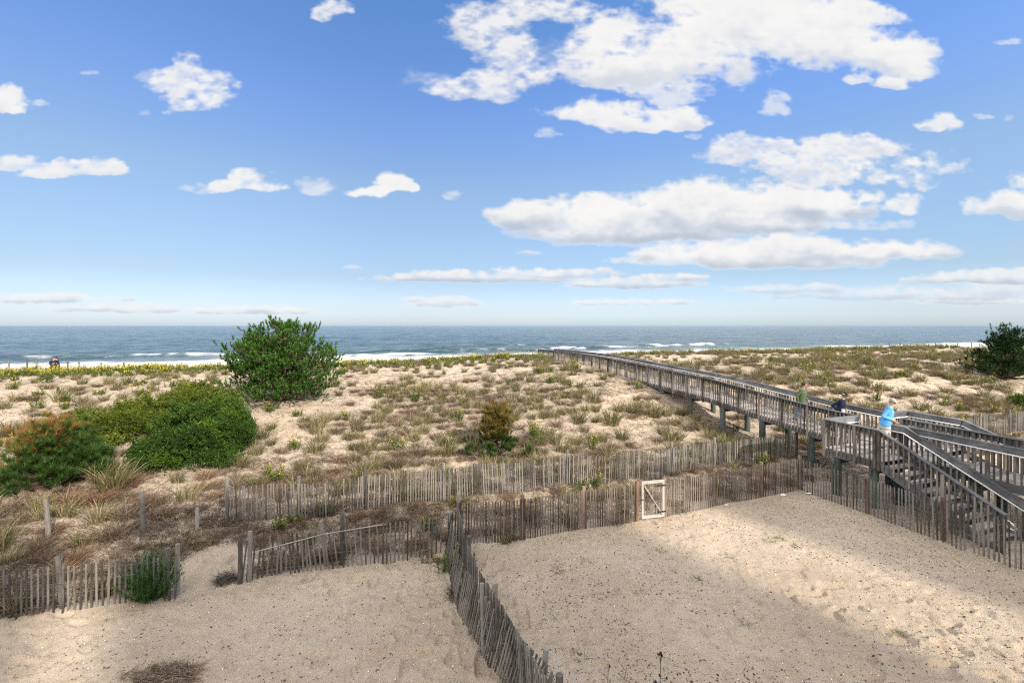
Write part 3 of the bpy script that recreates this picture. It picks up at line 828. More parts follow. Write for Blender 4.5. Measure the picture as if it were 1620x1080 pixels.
# the bowed fence that runs towards the viewer
c0 = Vector(p1[0])
def bow(o, n=9):
    r = []
    for i in range(n + 1):
        f = i / n; e1 = Vector((0.62, 6.42)); p = c0.lerp(e1, f); s = o * math.sin(math.pi * min(1, f * 1.05))
        r.append((p.x - .95 * s - .02, p.y - .3 * s))
    return r
p7 = bow(0.30); a = arcs(p7, range(10))
fence(p7, [mk(a[3], .10, 1.30, M_POSTG), mk(a[-1] * .645, .12, 1.28, M_POSTG, (0, 0), True), mk(a[-1], .12, 1.24, M_POSTG, (0, 0), True)],
      'grey picket fence dividing the yard, running towards the viewer from the corner post', mat=M_PICK, lean=.05, hgt_=1.17, pitch=.074)
p8 = bow(0.52); p8 = [(x_ - .42 * max(0, 1 - i_ / 5), y_ - .04) for i_, (x_, y_) in enumerate(p8)]; p8 = p8 + [(p8[-1][0] + .1, p8[-1][1] - .5)]; a = arcs(p8, range(11))
fence(p8, [mk(a[-1] * .60, .09, 1.25, M_POSTG, (-.05, .1), True), mk(a[-1] * .86, .10, 1.22, M_POSTG, (.1, .1), True)],
      'older slumped picket fence leaning against the left side of the dividing fence', mat=M_PICK, lean=.08, hgt_=1.06, pitch=.085, lean_dir=(.38, .10), wob=.04)
# continuation of the dune fence beyond the boardwalk
p9 = [tuple(W(2.3, v))[:2] for v in (5.5, 8.2, 10.8, 13.3, 16, 19, 22)]
a = arcs(p9, range(7))
fence(p9, [mk(x, .13, 1.25, M_POSTG, (0, 0), True) for x in a], 'grey picket sand fence on the sand beyond the boardwalk ramp', mat=M_PICK, lean=.04, hgt_=1.08)

# pole tied along the top of the leaning fence
def stick(name, pts, r, mat, label, cat, group=None, r1=None):
    m = MB(); m.tube(pts, r, 7, .6, r1); o = m.build(name, mat, None); return tag(o, label, cat, group)
qa = hit(405, 918); qb = hit(612, 886)
stick('tied_pole', [(qa.x, qa.y - .05, qa.z + .72), ((qa.x + qb.x) / 2, (qa.y + qb.y) / 2 - .06, (qa.z + qb.z) / 2 + .93), (qb.x, qb.y - .05, qb.z + .97)], .012, M_DECK,
      'thin pale pole tied along the top of the leaning left fence', 'pole')

# gate
ga, gb = hit(1013, 824), hit(1051, 819)
gate = empty('yard_gate', tuple(ga), 'white wooden frame gate with a diagonal brace, closed in the yard fence', 'gate')
d = Vector((gb.x - ga.x, gb.y - ga.y, 0)); wd = d.length; d.normalize(); nn = Vector((d.y, -d.x, 0))
zb = max(ga.z, gb.z) + .06
def gp(s, z, o=0.03): v = Vector((ga.x, ga.y, 0)) + d * s + nn * o; return Vector((v.x, v.y, z))
m = MB()
m.beam(gp(.03, zb), gp(wd - .03, zb), .035, 0, .09, 0, .8); m.beam(gp(.03, zb), gp(wd - .03, zb), .035, 1.10, 1.19, 0, .8)
m.post(gp(.060, 0), (d.x, d.y), .070, .035, zb + .092, zb + 1.098, tint=.7); m.post(gp(wd - .060, 0), (d.x, d.y), .070, .035, zb + .092, zb + 1.098, tint=.9)
m.build('frame', M_WHITEW, gate)
m = MB(); a_, b_ = gp(.11, zb + 1.06, .055), gp(wd - .11, zb + .10, .055)
m.beam(a_, b_, .02, -.035, .035, 0, .5); m.build('brace', M_WHITEW, gate)
m = MB(); s = .14
while s < wd - .12: m.post(gp(s, 0, .005), (d.x, d.y), .036, .012, zb + .02, zb + 1.14, tint=_tt()); s += .098
m.build('slat_panel', M_PICKB, gate)
for zz in (.18, 1.02):
    m = MB(); m.beam(gp(wd - .30, zb + zz, .062), gp(wd + .03, zb + zz, .062), .008, -.025, .025, 0, .2); m.build('hinge', M_DARKM, gate)
m = MB(); m.beam(gp(-.04, zb + .62, .066), gp(.12, zb + .62, .066), .012, -.012, .012, 0, .2); m.build('latch', M_DARKM, gate)

# loose posts on the brown flat at the left
for (px, yb, yt, w, ln, mt, lab) in ((78, 852, 791, .13, (-.10, 0), M_POSTG, 'weathered grey post leaning left, in brown grass at the far left'),
                              (227, 842, 778, .13, (-.04, 0), M_POSTG, 'cracked grey post standing in brown grass, below the rounded shrub'),
                              (312, 840, 804, .10, (0, 0), M_WHITEW, 'short pale post, smallest of the three loose posts, left of the long fence')):
    p = hit(px, yb); hh = (yb - yt) / F * p.y * 1.02
    m = MB(); m.tube([(p.x, p.y, p.z - .3), (p.x + ln[0] * .5, p.y, p.z + hh * .5), (p.x + ln[0], p.y, p.z + hh)], w / 2, 9, .5, w / 2 * .85)
    tag(m.build('wooden_post', mt, None), lab, 'post', 'loose posts on the brown flat')

# line posts and rope on the beach side of the dune
def beach_line(pxs, ytop, Yd, label, hh=1.1, rope=True):
    root = None; tops = []
    for px, yt in zip(pxs, ytop):
        x = (px - 810) / F * Yd(px); y = Yd(px); z = CAMZ - (yt - 515) / F * y
        if root is None: root = empty('rope_fence', (x, y, H1(x, y)), label, 'fence')
        g = H1(x, y); m = MB(); m.tube([(x, y, g - .3), (x, y, z)], .055, 7, _tt()); m.build('post', M_POSTG, root); tops.append((x, y, z))
    if rope:
        for dz in (.08, .55):
            m = MB(); q = []
            for a_, b_ in zip(tops[:-1], tops[1:]):
                for k in range(6):
                    f = k / 6; q.append((a_[0] + (b_[0] - a_[0]) * f, a_[1] + (b_[1] - a_[1]) * f, a_[2] + (b_[2] - a_[2]) * f - dz - .25 * math.sin(math.pi * f)))
            m.tube(q, .014, 4); m.build('rope', M_PICK, root)
def Yt(t): return lambda px: (t - 4.53 + 16.56) / (.941 - .339 * (px - 810) / F)
beach_line([-30, 14, 43, 58, 107, 125, 160, 196, 235], [569, 570, 568, 569, 571, 572, 573, 573, 573], Yt(33.0), 'line of thin posts strung with rope at the beach edge of the dune, far left')
beach_line([1240, 1272, 1314, 1355, 1388, 1407, 1424, 1441, 1480, 1497, 1515, 1537, 1550], [552, 551, 548, 546, 545, 541, 542, 543, 542, 543, 543, 542, 543], Yt(31.5), 'line of thin posts and rope on the dune crest at the right', rope=True)
# low wooden stand at the right crest
x, y = [(1459 - 810) / F * Yt(32.5)(1459), Yt(32.5)(1459)]
st = empty('beach_bench', (x, y, H1(x, y)), 'low brown wooden bench on the dune crest at the right horizon', 'bench')
zt = CAMZ - (544 - 515) / F * y
g = H1(x, y)
a_, b_ = Vector((x - .95, y - .34, 0)), Vector((x + .95, y + .34, 0))
for nm, z_, w_, h_, lt in (('seat', zt - .42, .42, .05, 0), ('backrest', zt - .20, .04, .24, .2)):
    m = MB(); m.beam(a_ + Vector((0, 0, z_)), b_ + Vector((0, 0, z_)), w_, 0, h_, lt, .4); m.build(nm, M_BAL, st)
for f in (.04, .5, .96):
    p = a_.lerp(b_, f); m = MB(); m.post((p.x, p.y), (.94, .34), .09, .40, g - .2, zt - .425, tint=.3); m.build('leg', M_BAL, st)
    q = p + Vector((-.34, .94, 0)) * .2; m = MB(); m.post((q.x, q.y), (.94, .34), .09, .05, zt - .425, zt - .205, tint=.3); m.build('leg', M_BAL, st)

# ------------------------------------------------------------------ vegetation
G_GRASS = [(0.0, (0.055, 0.065, 0.02)), (0.35, (0.135, 0.13, 0.05)), (0.65, (0.27, 0.23, 0.12)), (1.0, (0.50, 0.41, 0.27))]
M_GRASS = mat_leaf('beach_grass_blades', G_GRASS)
M_DRY = mat_leaf('dry_grass_blades', [(0.0, (0.055, 0.04, 0.026)), (0.4, (0.13, 0.092, 0.06)), (0.7, (0.235, 0.17, 0.118)), (1.0, (0.42, 0.34, 0.25))])
M_RUST = mat_leaf('rust_grass_blades', [(0.0, (0.085, 0.045, 0.028)), (0.4, (0.17, 0.10, 0.062)), (0.75, (0.29, 0.19, 0.12)), (1.0, (0.42, 0.31, 0.20))])
M_GREEN = mat_leaf('goldenrod_leaves', [(0.0, (0.05, 0.075, 0.02)), (0.5, (0.12, 0.16, 0.035)), (1.0, (0.26, 0.27, 0.07))])
M_FLOWER = mat_leaf('yellow_flowers', [(0.0, (0.36, 0.27, 0.03)), (0.5, (0.58, 0.48, 0.04)), (1.0, (0.72, 0.65, 0.10))], 0.15)
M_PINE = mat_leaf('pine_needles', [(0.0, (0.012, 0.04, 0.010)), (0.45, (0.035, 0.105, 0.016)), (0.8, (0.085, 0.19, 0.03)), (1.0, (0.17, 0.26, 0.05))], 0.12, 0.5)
M_PINE2 = mat_leaf('browning_needles', [(0.0, (0.02, 0.06, 0.012)), (0.4, (0.07, 0.14, 0.025)), (0.6, (0.20, 0.16, 0.04)), (0.8, (0.30, 0.13, 0.04)), (1.0, (0.22, 0.08, 0.035))], 0.2, 0.6)
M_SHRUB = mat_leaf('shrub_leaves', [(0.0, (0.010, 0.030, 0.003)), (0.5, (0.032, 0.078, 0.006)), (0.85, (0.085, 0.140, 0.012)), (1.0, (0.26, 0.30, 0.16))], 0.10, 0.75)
M_SHRUB2 = mat_leaf('olive_shrub_leaves', [(0.0, (0.022, 0.036, 0.003)), (0.5, (0.075, 0.105, 0.008)), (0.85, (0.15, 0.18, 0.02)), (1.0, (0.30, 0.30, 0.12))], 0.10, 0.75)
M_FEATH = mat_leaf('feathery_green', [(0.0, (0.02, 0.06, 0.012)), (0.5, (0.05, 0.15, 0.02)), (1.0, (0.16, 0.30, 0.05))], 0.2, 0.5)
M_BARK = mat_wood('bark', (0.05, 0.035, 0.025), (0.17, 0.12, 0.09), sc=10)
M_DARKWEED = mat_leaf('dark_weed', [(0.0, (0.02, 0.02, 0.015)), (1.0, (0.09, 0.07, 0.05))], 0.0)

class Leaves:
    def __init__(s): s.V = []; s.Q = []; s.T = []; s.t = []; s.n = 0
    def push(s, V, Q, T, t):
        s.V.append(V)
        if Q is not None: s.Q.append(Q + s.n)
        if T is not None: s.T.append(T + s.n)
        s.t.append(t); s.n += len(V)
    def blades(s, base, tip, bend, w, tint, segs=(0.0, 0.45, 0.8)):
        """curved tapering blades: base, tip offsets, bend offsets (N,3), widths (N), tint (N)"""
        N = len(base); side = np.cross(tip + 1e-6, np.array([0, 0, 1.0])) + rng.normal(0, .35, (N, 3)) * np.linalg.norm(tip, axis=1)[:, None]
        side /= np.linalg.norm(side, axis=1)[:, None] + 1e-9
        rows = []
        for q in segs:
            c = base + tip * q + bend * (q * q); ww = (w * (1 - q * .62) * .5)[:, None]
            rows += [c - side * ww, c + side * ww]
        rows.append(base + tip + bend)
        k = len(rows); V = np.stack(rows, 1).reshape(-1, 3); o = (np.arange(N) * k)[:, None]
        Q = [o + np.array([[2 * i, 2 * i + 1, 2 * i + 3, 2 * i + 2]]) for i in range(len(segs) - 1)]
        Q = np.concatenate(Q) if Q else None
        m = 2 * (len(segs) - 1); T = o + np.array([[m, m + 1, m + 2]])
        s.push(V, Q, T, np.repeat(tint, k))
    def cards(s, c, u, v, tint):
        """small leaf-shaped quads: centre, half length vector, half width vector"""
        V = np.stack([c - u, c + v * .9 - u * .1, c + u, c - v * .9 - u * .1], 1).reshape(-1, 3); N = len(c)
        Q = (np.arange(N) * 4)[:, None] + np.array([[0, 1, 2, 3]]); s.push(V, Q, None, np.repeat(tint, 4))
    def mesh(s, name):
        return arr_mesh(name, np.concatenate(s.V), np.concatenate(s.Q) if s.Q else None, np.concatenate(s.T) if s.T else None, np.clip(np.concatenate(s.t), 0, 1))

def unit(a): return a / (np.linalg.norm(a, axis=-1, keepdims=True) + 1e-9)
def rdir(n): return unit(rng.normal(0, 1, (n, 3)))

def grass_into(L, cx, cy, cz, n, h, rad, spread, w, tlo, thi, droop=0.35):
    a = rng.uniform(0, 2 * np.pi, n); r = rad * np.sqrt(rng.uniform(0, 1, n))
    base = np.stack([cx + r * np.cos(a), cy + r * np.sin(a), np.full(n, cz - .02)], -1)
    a2 = a + rng.normal(0, .7, n); hh = h * rng.uniform(.45, 1.0, n) ** .8; ln = hh * spread * rng.uniform(.1, 1.0, n)
    tip = np.stack([np.cos(a2) * ln * .5, np.sin(a2) * ln * .5, hh], -1)
    bend = np.stack([np.cos(a2) * ln, np.sin(a2) * ln, -hh * droop * rng.uniform(.1, 1, n) * spread], -1)
    bend[:, 0] += h * .10; bend[:, 1] += h * .03           # the prevailing wind
    L.blades(base, tip, bend, w * rng.uniform(.6, 1.2, n), rng.uniform(tlo, thi, n))

def v_grass(k):
    L = Leaves(); h = [.68, .56, .78, .6, .72, .52, .64][k % 7]
    grass_into(L, 0, 0, 0, 105, h, .19 + .02 * (k % 3), .62, .018, 0.0, .85)
    for j in range(rng.integers(1, 4)):
        grass_into(L, rng.uniform(-.28, .28), rng.uniform(-.22, .22), 0, 34, h * rng.uniform(.5, .85), .10, .7, .016, 0.0, .85)
    return L.mesh('beach_grass')
def v_dry(k):
    L = Leaves(); h = [.44, .54, .38, .50, .34, .46][k % 6]
    grass_into(L, 0, 0, 0, 170, h, .22, 1.15, .013, 0.0, .9, .5)
    for j in range(3):
        grass_into(L, rng.uniform(-.3, .3), rng.uniform(-.25, .25), 0, 40, h * rng.uniform(.5, .9), .12, 1.2, .011, 0.0, 1.0, .5)
    return L.mesh('dry_grass')
def v_rod(k, nst=15, h=.62, rad=.22, rich=False):
    L = Leaves(); Fl = Leaves()
    for j in range(nst):
        a = rng.uniform(0, 6.28); r = rad * math.sqrt(rng.uniform()); hh = h * rng.uniform(.6, 1.05)
        b = np.array([r * math.cos(a), r * math.sin(a), -.02]); d = np.array([math.cos(a) * .3 * r / rad, math.sin(a) * .3 * r / rad, 1.0]) * hh
        n = 26; q = rng.uniform(.05, .95, n)[:, None]; base = b + d * q
        aa = rng.uniform(0, 6.28, n); ll = .15 * (1.15 - q[:, 0]); out = np.stack([np.cos(aa) * ll, np.sin(aa) * ll, ll * rng.uniform(.5, 1.2, n)], -1)
        L.blades(base, out, np.stack([out[:, 0] * .3, out[:, 1] * .3, -ll * .25], -1), np.full(n, .026), rng.uniform(.0, .9, n), segs=(0.0, .5))
        L.blades(b[None], d[None] * 1.0, np.zeros((1, 3)), np.array([.012]), np.array([.5]))
        if rng.uniform() < (.55 if rich else .24):
            m = 16; c = b + d * rng.uniform(.80, 1.06, m)[:, None] + rng.normal(0, .026, (m, 3)); u = rdir(m) * .021; v = unit(np.cross(u, rdir(m))) * .017
            Fl.cards(c, u, v, rng.uniform(0, 1, m))
    return L.mesh('goldenrod'), Fl.mesh('blossom')
GR = [v_grass(k) for k in range(7)]; DR = [v_dry(k) for k in range(6)]; RU = [m.copy() for m in DR]
RODS = [v_rod(k, 15 - 2 * (k % 3), [.62, .5, .7, .55, .45][k]) for k in range(5)]; RODS2 = [v_rod(k, 15, [.56, .5, .62][k], .30, True) for k in range(3)]
for m in GR: m.materials.append(M_GRASS)
for m in DR: m.materials.append(M_DRY)
for m in RU: m.materials.append(M_RUST)
for a_, b_ in RODS + RODS2: a_.materials.append(M_GREEN); b_.materials.append(M_FLOWER)

def zone(x, y):
    t, v = TV(x, y); px, py = pxof((x, y, H1(x, y)))
    if t > 25.5:
        return 'on the dune crest left of the big pine' if px < 350 else ('on the dune crest right of the boardwalk' if v > 1.8 else 'on the dune crest left of the boardwalk end')
    if v > 1.9: return ('low' if t < 9 else ('half way up' if t < 18 else 'high')) + ' on the sand beyond the boardwalk'
    if v < -19 and t < 7.5: return 'on the brown flat behind the lower left fences' if t < 4.5 else 'around the shrubs at the left'
    if t < 3.3: return 'in the strip between the two picket fences'
    if px < 540: return 'on the pale sand left of the big pine'
    if v > -5: return ('low' if t < 7 else 'high') + ' on the slope just left of the boardwalk'
    return ('low' if t < 9 else ('half way up' if t < 18 else 'high')) + ' on the dune right of the big pine'

big_pine = hit(447, 634); brown_pine = hit(785, 722); orange_pine = hit(92, 764); right_pine = hit(1590, 600)
gap_c = hit(335, 905); fshrub = hit(237, 946)
def blocked(x, y, r=.3):
    t, v = TV(x, y)
    if -0.3 < v < 2.2 and t > -3: return True
    if -2.2 < v < 3.4 and -2.5 < t < .4: return True
    for c, q in ((big_pine, 3.0), (orange_pine, 1.3), (right_pine, 2.4)):
        if math.hypot(x - c.x, y - c.y) < q: return True
    for (cx, cy, rx, ry, h_) in LOBES:
        if ((x - cx) / rx) ** 2 + ((y - cy) / ry) ** 2 < .95: return True
    if math.hypot(x - gap_c.x, y - gap_c.y) < 1.0: return True
    return False
LOBES = []
def lobe(px, py, rx, ry, h_): p = hit(px, py); LOBES.append((p.x, p.y, rx, ry, h_))
for a_ in ((318, 728, 1.7, 1.2, 1.55), (255, 738, 1.0, 0.9, 1.15), (368, 712, 1.1, 1.0, 1.55), (300, 700, 1.8, 1.3, 1.55), (345, 690, 1.4, 1.2, 1.55),
           (155, 700, 1.5, 1.1, 1.0), (128, 682, 1.3, .9, .85), (215, 690, 1.6, 1.2, 1.15), (300, 668, 1.9, 1.5, 1.3), (240, 665, 1.7, 1.2, 1.15), (345, 660, 1.5, 1.4, 1.35), (300, 640, 1.6, 1.3, 1.2)): lobe(*a_)

items = {'grass': [], 'dry': [], 'rust': [], 'rod': []}
def put(kind, x, y, s):
    items[kind].append((x, y, s))
row = 0; t = 0.95
while t < 26.5:
    v = -46.0; dens0 = 1.0
    while v < 62:
        v += random.uniform(.44, 1.02)
        tt = t + random.gauss(0, .09); p = W(tt, v); x, y = p.x, p.y
        if y < 4: continue
        px = 810 + F * x / y
        if px < -60 or px > 1690: continue
        if blocked(x, y): continue
        n = float(vn(x * .35, y * .35, 101)); n2 = float(vn(x * .13 + 9, y * .13, 103)); r = random.random()
        if tt < 3.2:
            d = .62 if v < -18.5 else .62
            kinds = (('rust', .50), ('dry', .86), ('grass', .97), ('rod', 1.0)) if v < -12 else (('dry', .50), ('rust', .72), ('grass', .95), ('rod', 1.0))
            s = random.uniform(.55, .95)
        elif v < -18 and tt < 8:
            d = .85; kinds = (('rust', .35), ('dry', .55), ('grass', .95), ('rod', 1.0)); s = random.uniform(.8, 1.35)
        elif v < -18.5:
            d = .30; kinds = (('grass', .55), ('dry', .85), ('rod', 1.0)); s = random.uniform(.7, 1.25)
        elif tt > 19:
            d = .34; kinds = (('grass', .52), ('dry', .90), ('rod', 1.0)); s = random.uniform(.7, 1.2)
        elif v > -6 and v < 0:
            d = .80 if tt < 8 else .34; kinds = (('grass', .62), ('dry', .93), ('rod', 1.0)); s = random.uniform(.9, 1.45)
        elif v > 1.8:
            d = .55; kinds = (('grass', .46), ('dry', .91), ('rod', 1.0)); s = random.uniform(.9, 1.5)
        else:
            d = .84; kinds = (('grass', .52), ('dry', .975), ('rod', 1.0)); s = random.uniform(.75, 1.25)
        d *= .32 + 1.4 * n
        if random.random() > d: continue
        for k, c in kinds:
            if r <= c: put(k, x, y, s); break
    t += random.uniform(.78, .98)
# the dune crest: a band of goldenrod and grass along the seaward brow
for t in np.arange(26.4, 33.0, .62):
    v = -62.0
    while v < 62:
        v += random.uniform(.40, 1.1); p = W(t + random.gauss(0, .3), v); x, y = p.x, p.y
        if y < 4: continue
        px = 810 + F * x / y
        if px < -40 or px > 1660 or blocked(x, y): continue
        q = float(vn(v * .22, t * .2, 107)); r = random.random()
        if v < 0:
            k = 'rod' if r < .74 + .3 * (q - .5) else ('grass' if r < .9 else 'dry')
        else: k = 'grass' if r < .40 else ('rod' if r < .72 else 'dry')
        if random.random() < (.9 if v < 0 else .62): put(k, x, y, random.uniform(.7, 1.1) if v < -2 else random.uniform(.7, 1.15))
# plants read off the photograph one by one
for px, py, k, s in ((75, 606, 'rod', 1.5), (97, 634, 'grass', 1.4), (25, 634, 'grass', 1.2), (52, 634, 'dry', 1.1), (153, 612, 'dry', .9), (165, 634, 'grass', .9),
                     (222, 608, 'rod', 1.2), (215, 626, 'rod', 1.1), (640, 602, 'grass', 1.5), (600, 628, 'rod', 1.3), (652, 636, 'rod', 1.5), (430, 650, 'rod', 1.3), (470, 658, 'rod', 1.0),
                     (465, 710, 'rod', 1.1), (500, 715, 'grass', 1.3), (585, 712, 'grass', 1.2), (560, 712, 'grass', 1.1), (622, 738, 'dry', 1.3), (658, 722, 'dry', 1.5), (625, 738, 'dry', 1.2),
                     (708, 708, 'rod', 1.2), (700, 720, 'grass', 1.0), (850, 698, 'rod', 1.4), (845, 690, 'rod', 1.2), (870, 606, 'rod', 1.5), (888, 604, 'grass', 1.2), (830, 580, 'dry', 1.1),
                     (1000, 652, 'grass', 1.6), (1012, 655, 'dry', 1.5), (970, 672, 'grass', 1.5), (940, 635, 'grass', 1.6), (915, 668, 'grass', 1.5), (1050, 672, 'dry', 1.3),
                     (700, 905, 'rod', .95), (735, 893, 'rod', .9), (672, 842, 'rod', .8), (440, 760, 'rod', 1.1), (430, 757, 'rod', .9), (443, 838, 'rod', .8), (467, 825, 'rod', .7), (518, 812, 'rod', .75),
                     (725, 800, 'rod', .7), (897, 826, 'rod', .8), (920, 780, 'rod', .9), (945, 772, 'rod', .9), (975, 828, 'dry', .9), (1240, 660, 'grass', 1.3), (1305, 606, 'rod', 1.2), (1365, 608, 'rod', 1.3),
                     (1390, 618, 'rod', 1.4), (1425, 596, 'rod', 1.3), (1500, 600, 'rod', 1.4), (1480, 594, 'dry', 1.5), (1528, 642, 'rust', 1.6), (1380, 655, 'grass', 1.5), (1520, 650, 'rod', 1.2), (1350, 570, 'rod', 1.4),
                     (5, 690, 'rust', 2.0), (20, 688, 'grass', 1.6), (40, 690, 'grass', 1.4), (160, 760, 'grass', 1.7), (180, 775, 'grass', 1.8), (200, 770, 'rust', 1.6), (150, 795, 'rust', 1.4), (120, 700, 'grass', 1.2),
                     (1275, 700, 'grass', 1.2), (1230, 712, 'grass', 1.4), (1215, 708, 'rod', 1.0), (1160, 682, 'rod', 1.0), (30, 965, 'grass', .7), (65, 965, 'rust', .6),
                     (800, 858, 'grass', .6), (815, 854, 'grass', .5), (900, 833, 'grass', .6), (905, 835, 'rod', .5), (985, 820, 'dry', .9)):
    p = hit(px, py); put(k, p.x, p.y, s)
# tufts along the feet of the fences
for pts, ks in ((p1, ('dry', 'grass')), (p2, ('dry', 'dry')), (p4, ('dry', 'rust', 'grass')), (p5, ('dry', 'rust')), (p6, ('grass', 'rust'))):
    for a_, b_ in zip(pts[:-1], pts[1:]):
        L_ = math.hypot(b_[0] - a_[0], b_[1] - a_[1]); n = max(1, int(L_ / .75))
        for i in range(n):
            if random.random() < .62:
                f = random.random(); x = a_[0] + (b_[0] - a_[0]) * f + random.uniform(-.1, .1); y = a_[1] + (b_[1] - a_[1]) * f + random.uniform(.15, .55)
                if not blocked(x, y): put(random.choice(ks), x, y, random.uniform(.45, .9))

CAPS = {'grass': 295, 'dry': 295, 'rust': 250, 'rod': 295}
INFO = {'grass': ('beach_grass_clump', 'grass clump', 'beach grass clump'), 'dry': ('dry_grass_clump', 'grass clump', 'dry brown grass clump'),
        'rust': ('rust_grass_clump', 'grass clump', 'rust brown bushy grass clump'), 'rod': ('goldenrod_plant', 'plant', 'yellow flowered goldenrod')}
extra = Leaves(); extraf = Leaves(); extra_n = 0
spare = {'grass': [], 'dry': [], 'rust': [], 'rod': []}
for kind, lst in items.items():
    lst.sort(key=lambda a: -a[2] / a[1]); nm, cat, lab = INFO[kind]
    for i, (x, y, s) in enumerate(lst):
        z = H1(x, y)
        if i >= CAPS[kind]: spare[kind].append((x, y, z, s)); continue
        zn = zone(x, y)
        if kind == 'rod': me, fm = random.choice(RODS2 if TV(x, y)[0] > 26 and TV(x, y)[1] < -4 else RODS)
        else: me = random.choice({'grass': GR, 'dry': DR, 'rust': RU}[kind]); fm = None
        o = bpy.data.objects.new(nm, me); COL.objects.link(o); o.location = (x, y, z)
        o.rotation_euler = (0, 0, random.uniform(-.7, .7) if kind != 'rod' else random.uniform(0, 6.28)); hs = s * random.uniform(.85, 1.15); o.scale = (s, s, hs)
        tag(o, ('large ' if s > 1.15 else ('small ' if s < .75 else '')) + lab + ' ' + zn, cat, nm.replace('_', ' ') + ' ' + zn)
        if fm is not None:
            f = bpy.data.objects.new('blossom', fm); COL.objects.link(f); f.parent = o
def spare_mesh(name, kinds, meshes, mat, label=None):
    L = Leaves()
    for kind in kinds:
        for (x, y, z, s) in spare[kind]:
            me = random.choice(meshes[kind]); n = len(me.vertices); co = np.empty(n * 3, np.float32); me.vertices.foreach_get('co', co); co = co.reshape(-1, 3).astype(float) * s
            a = random.uniform(0, 6.28); c_, s_ = math.cos(a), math.sin(a)
            V = np.stack([co[:, 0] * c_ - co[:, 1] * s_ + x, co[:, 0] * s_ + co[:, 1] * c_ + y, co[:, 2] + z], -1)
            lt = np.empty(len(me.polygons), np.int32); me.polygons.foreach_get('loop_total', lt); ls = np.empty(len(me.polygons), np.int32); me.polygons.foreach_get('loop_start', ls)
            vi = np.empty(len(me.loops), np.int32); me.loops.foreach_get('vertex_index', vi)
            Q = vi[(ls[lt == 4][:, None] + np.arange(4))]; T = vi[(ls[lt == 3][:, None] + np.arange(3))]
            t = np.empty(n, np.float32); me.attributes['tint'].data.foreach_get('value', t)
            L.push(V, Q if len(Q) else None, T if len(T) else None, t)
    if L.n: tag(link(name, L.mesh(name), mat), label, kind='stuff')
spare_mesh('distant_grass', ['grass'], {'grass': GR}, M_GRASS)
spare_mesh('distant_dry_grass', ['dry'], {'dry': DR}, M_DRY)
spare_mesh('distant_rust_grass', ['rust'], {'rust': RU}, M_RUST)
spare_mesh('distant_goldenrod', ['rod'], {'rod': [a for a, b in RODS]}, M_GREEN)
spare_mesh('distant_goldenrod_flowers', ['rod'], {'rod': [b for a, b in RODS]}, M_FLOWER)
print('CLUMPS', {k: len(v) for k, v in items.items()})

# short dead grass and sprigs between the clumps: ground cover nobody could count
def cover():
    L = Leaves(); n = 260000
    # sample in view angle and distance so that it thins with distance
    px = rng.uniform(-30, 1650, n); Y = 9 + 26 * rng.uniform(0, 1, n) ** 1.35; X = (px - 810) / F * Y
    t, v = TV(X, Y); fl = vn(X * .55, Y * .55, 121); f2 = vn(X * 1.7, Y * 1.7, 123)
    p = np.zeros(n)
    p = np.where((t > .7) & (t < 4.2), .36, p); p = np.where((t > .8) & (t < 8.5) & (v < -17), .38, p)
    p = np.where((t >= 4.2) & (t < 20) & (v >= -17), .17, p); p = np.where((t >= 4.2) & (t < 11) & (v > -6) & (v < 2), .22, p)
    p = np.where((t >= 8.5) & (v < -17), .05, p); p = np.where(t >= 20, .06, p)
    p = p * (0.05 + 2.6 * fl * f2 * 1.4)
    gd = np.hypot(X - gap_c.x, Y - gap_c.y); p = np.where(gd < 1.1, 0, p); p = np.where((v > -.1) & (v < 1.9) & (t > 8), 0, p)
    k = rng.uniform(0, 1, n) < p; X, Y = X[k], Y[k]; Z = hgt(X, Y); m = len(X)
    rep = 7; X = np.repeat(X, rep) + rng.normal(0, .05, m * rep); Y = np.repeat(Y, rep) + rng.normal(0, .05, m * rep); Z = np.repeat(Z, rep)
    M_ = len(X); h = rng.uniform(.05, .24, M_); a = rng.uniform(0, 6.28, M_); l = h * rng.uniform(.2, 1.6, M_)
    tip = np.stack([np.cos(a) * l, np.sin(a) * l, h], -1); bend = tip * np.array([.3, .3, -.35])
    L.blades(np.stack([X, Y, Z - .01], -1), tip, bend, rng.uniform(.007, .014, M_), rng.uniform(0, 1, M_), segs=(0.0, .6))
    tag(link('dead_grass_cover', L.mesh('dead_grass_cover'), M_DRY), kind='stuff')
cover()

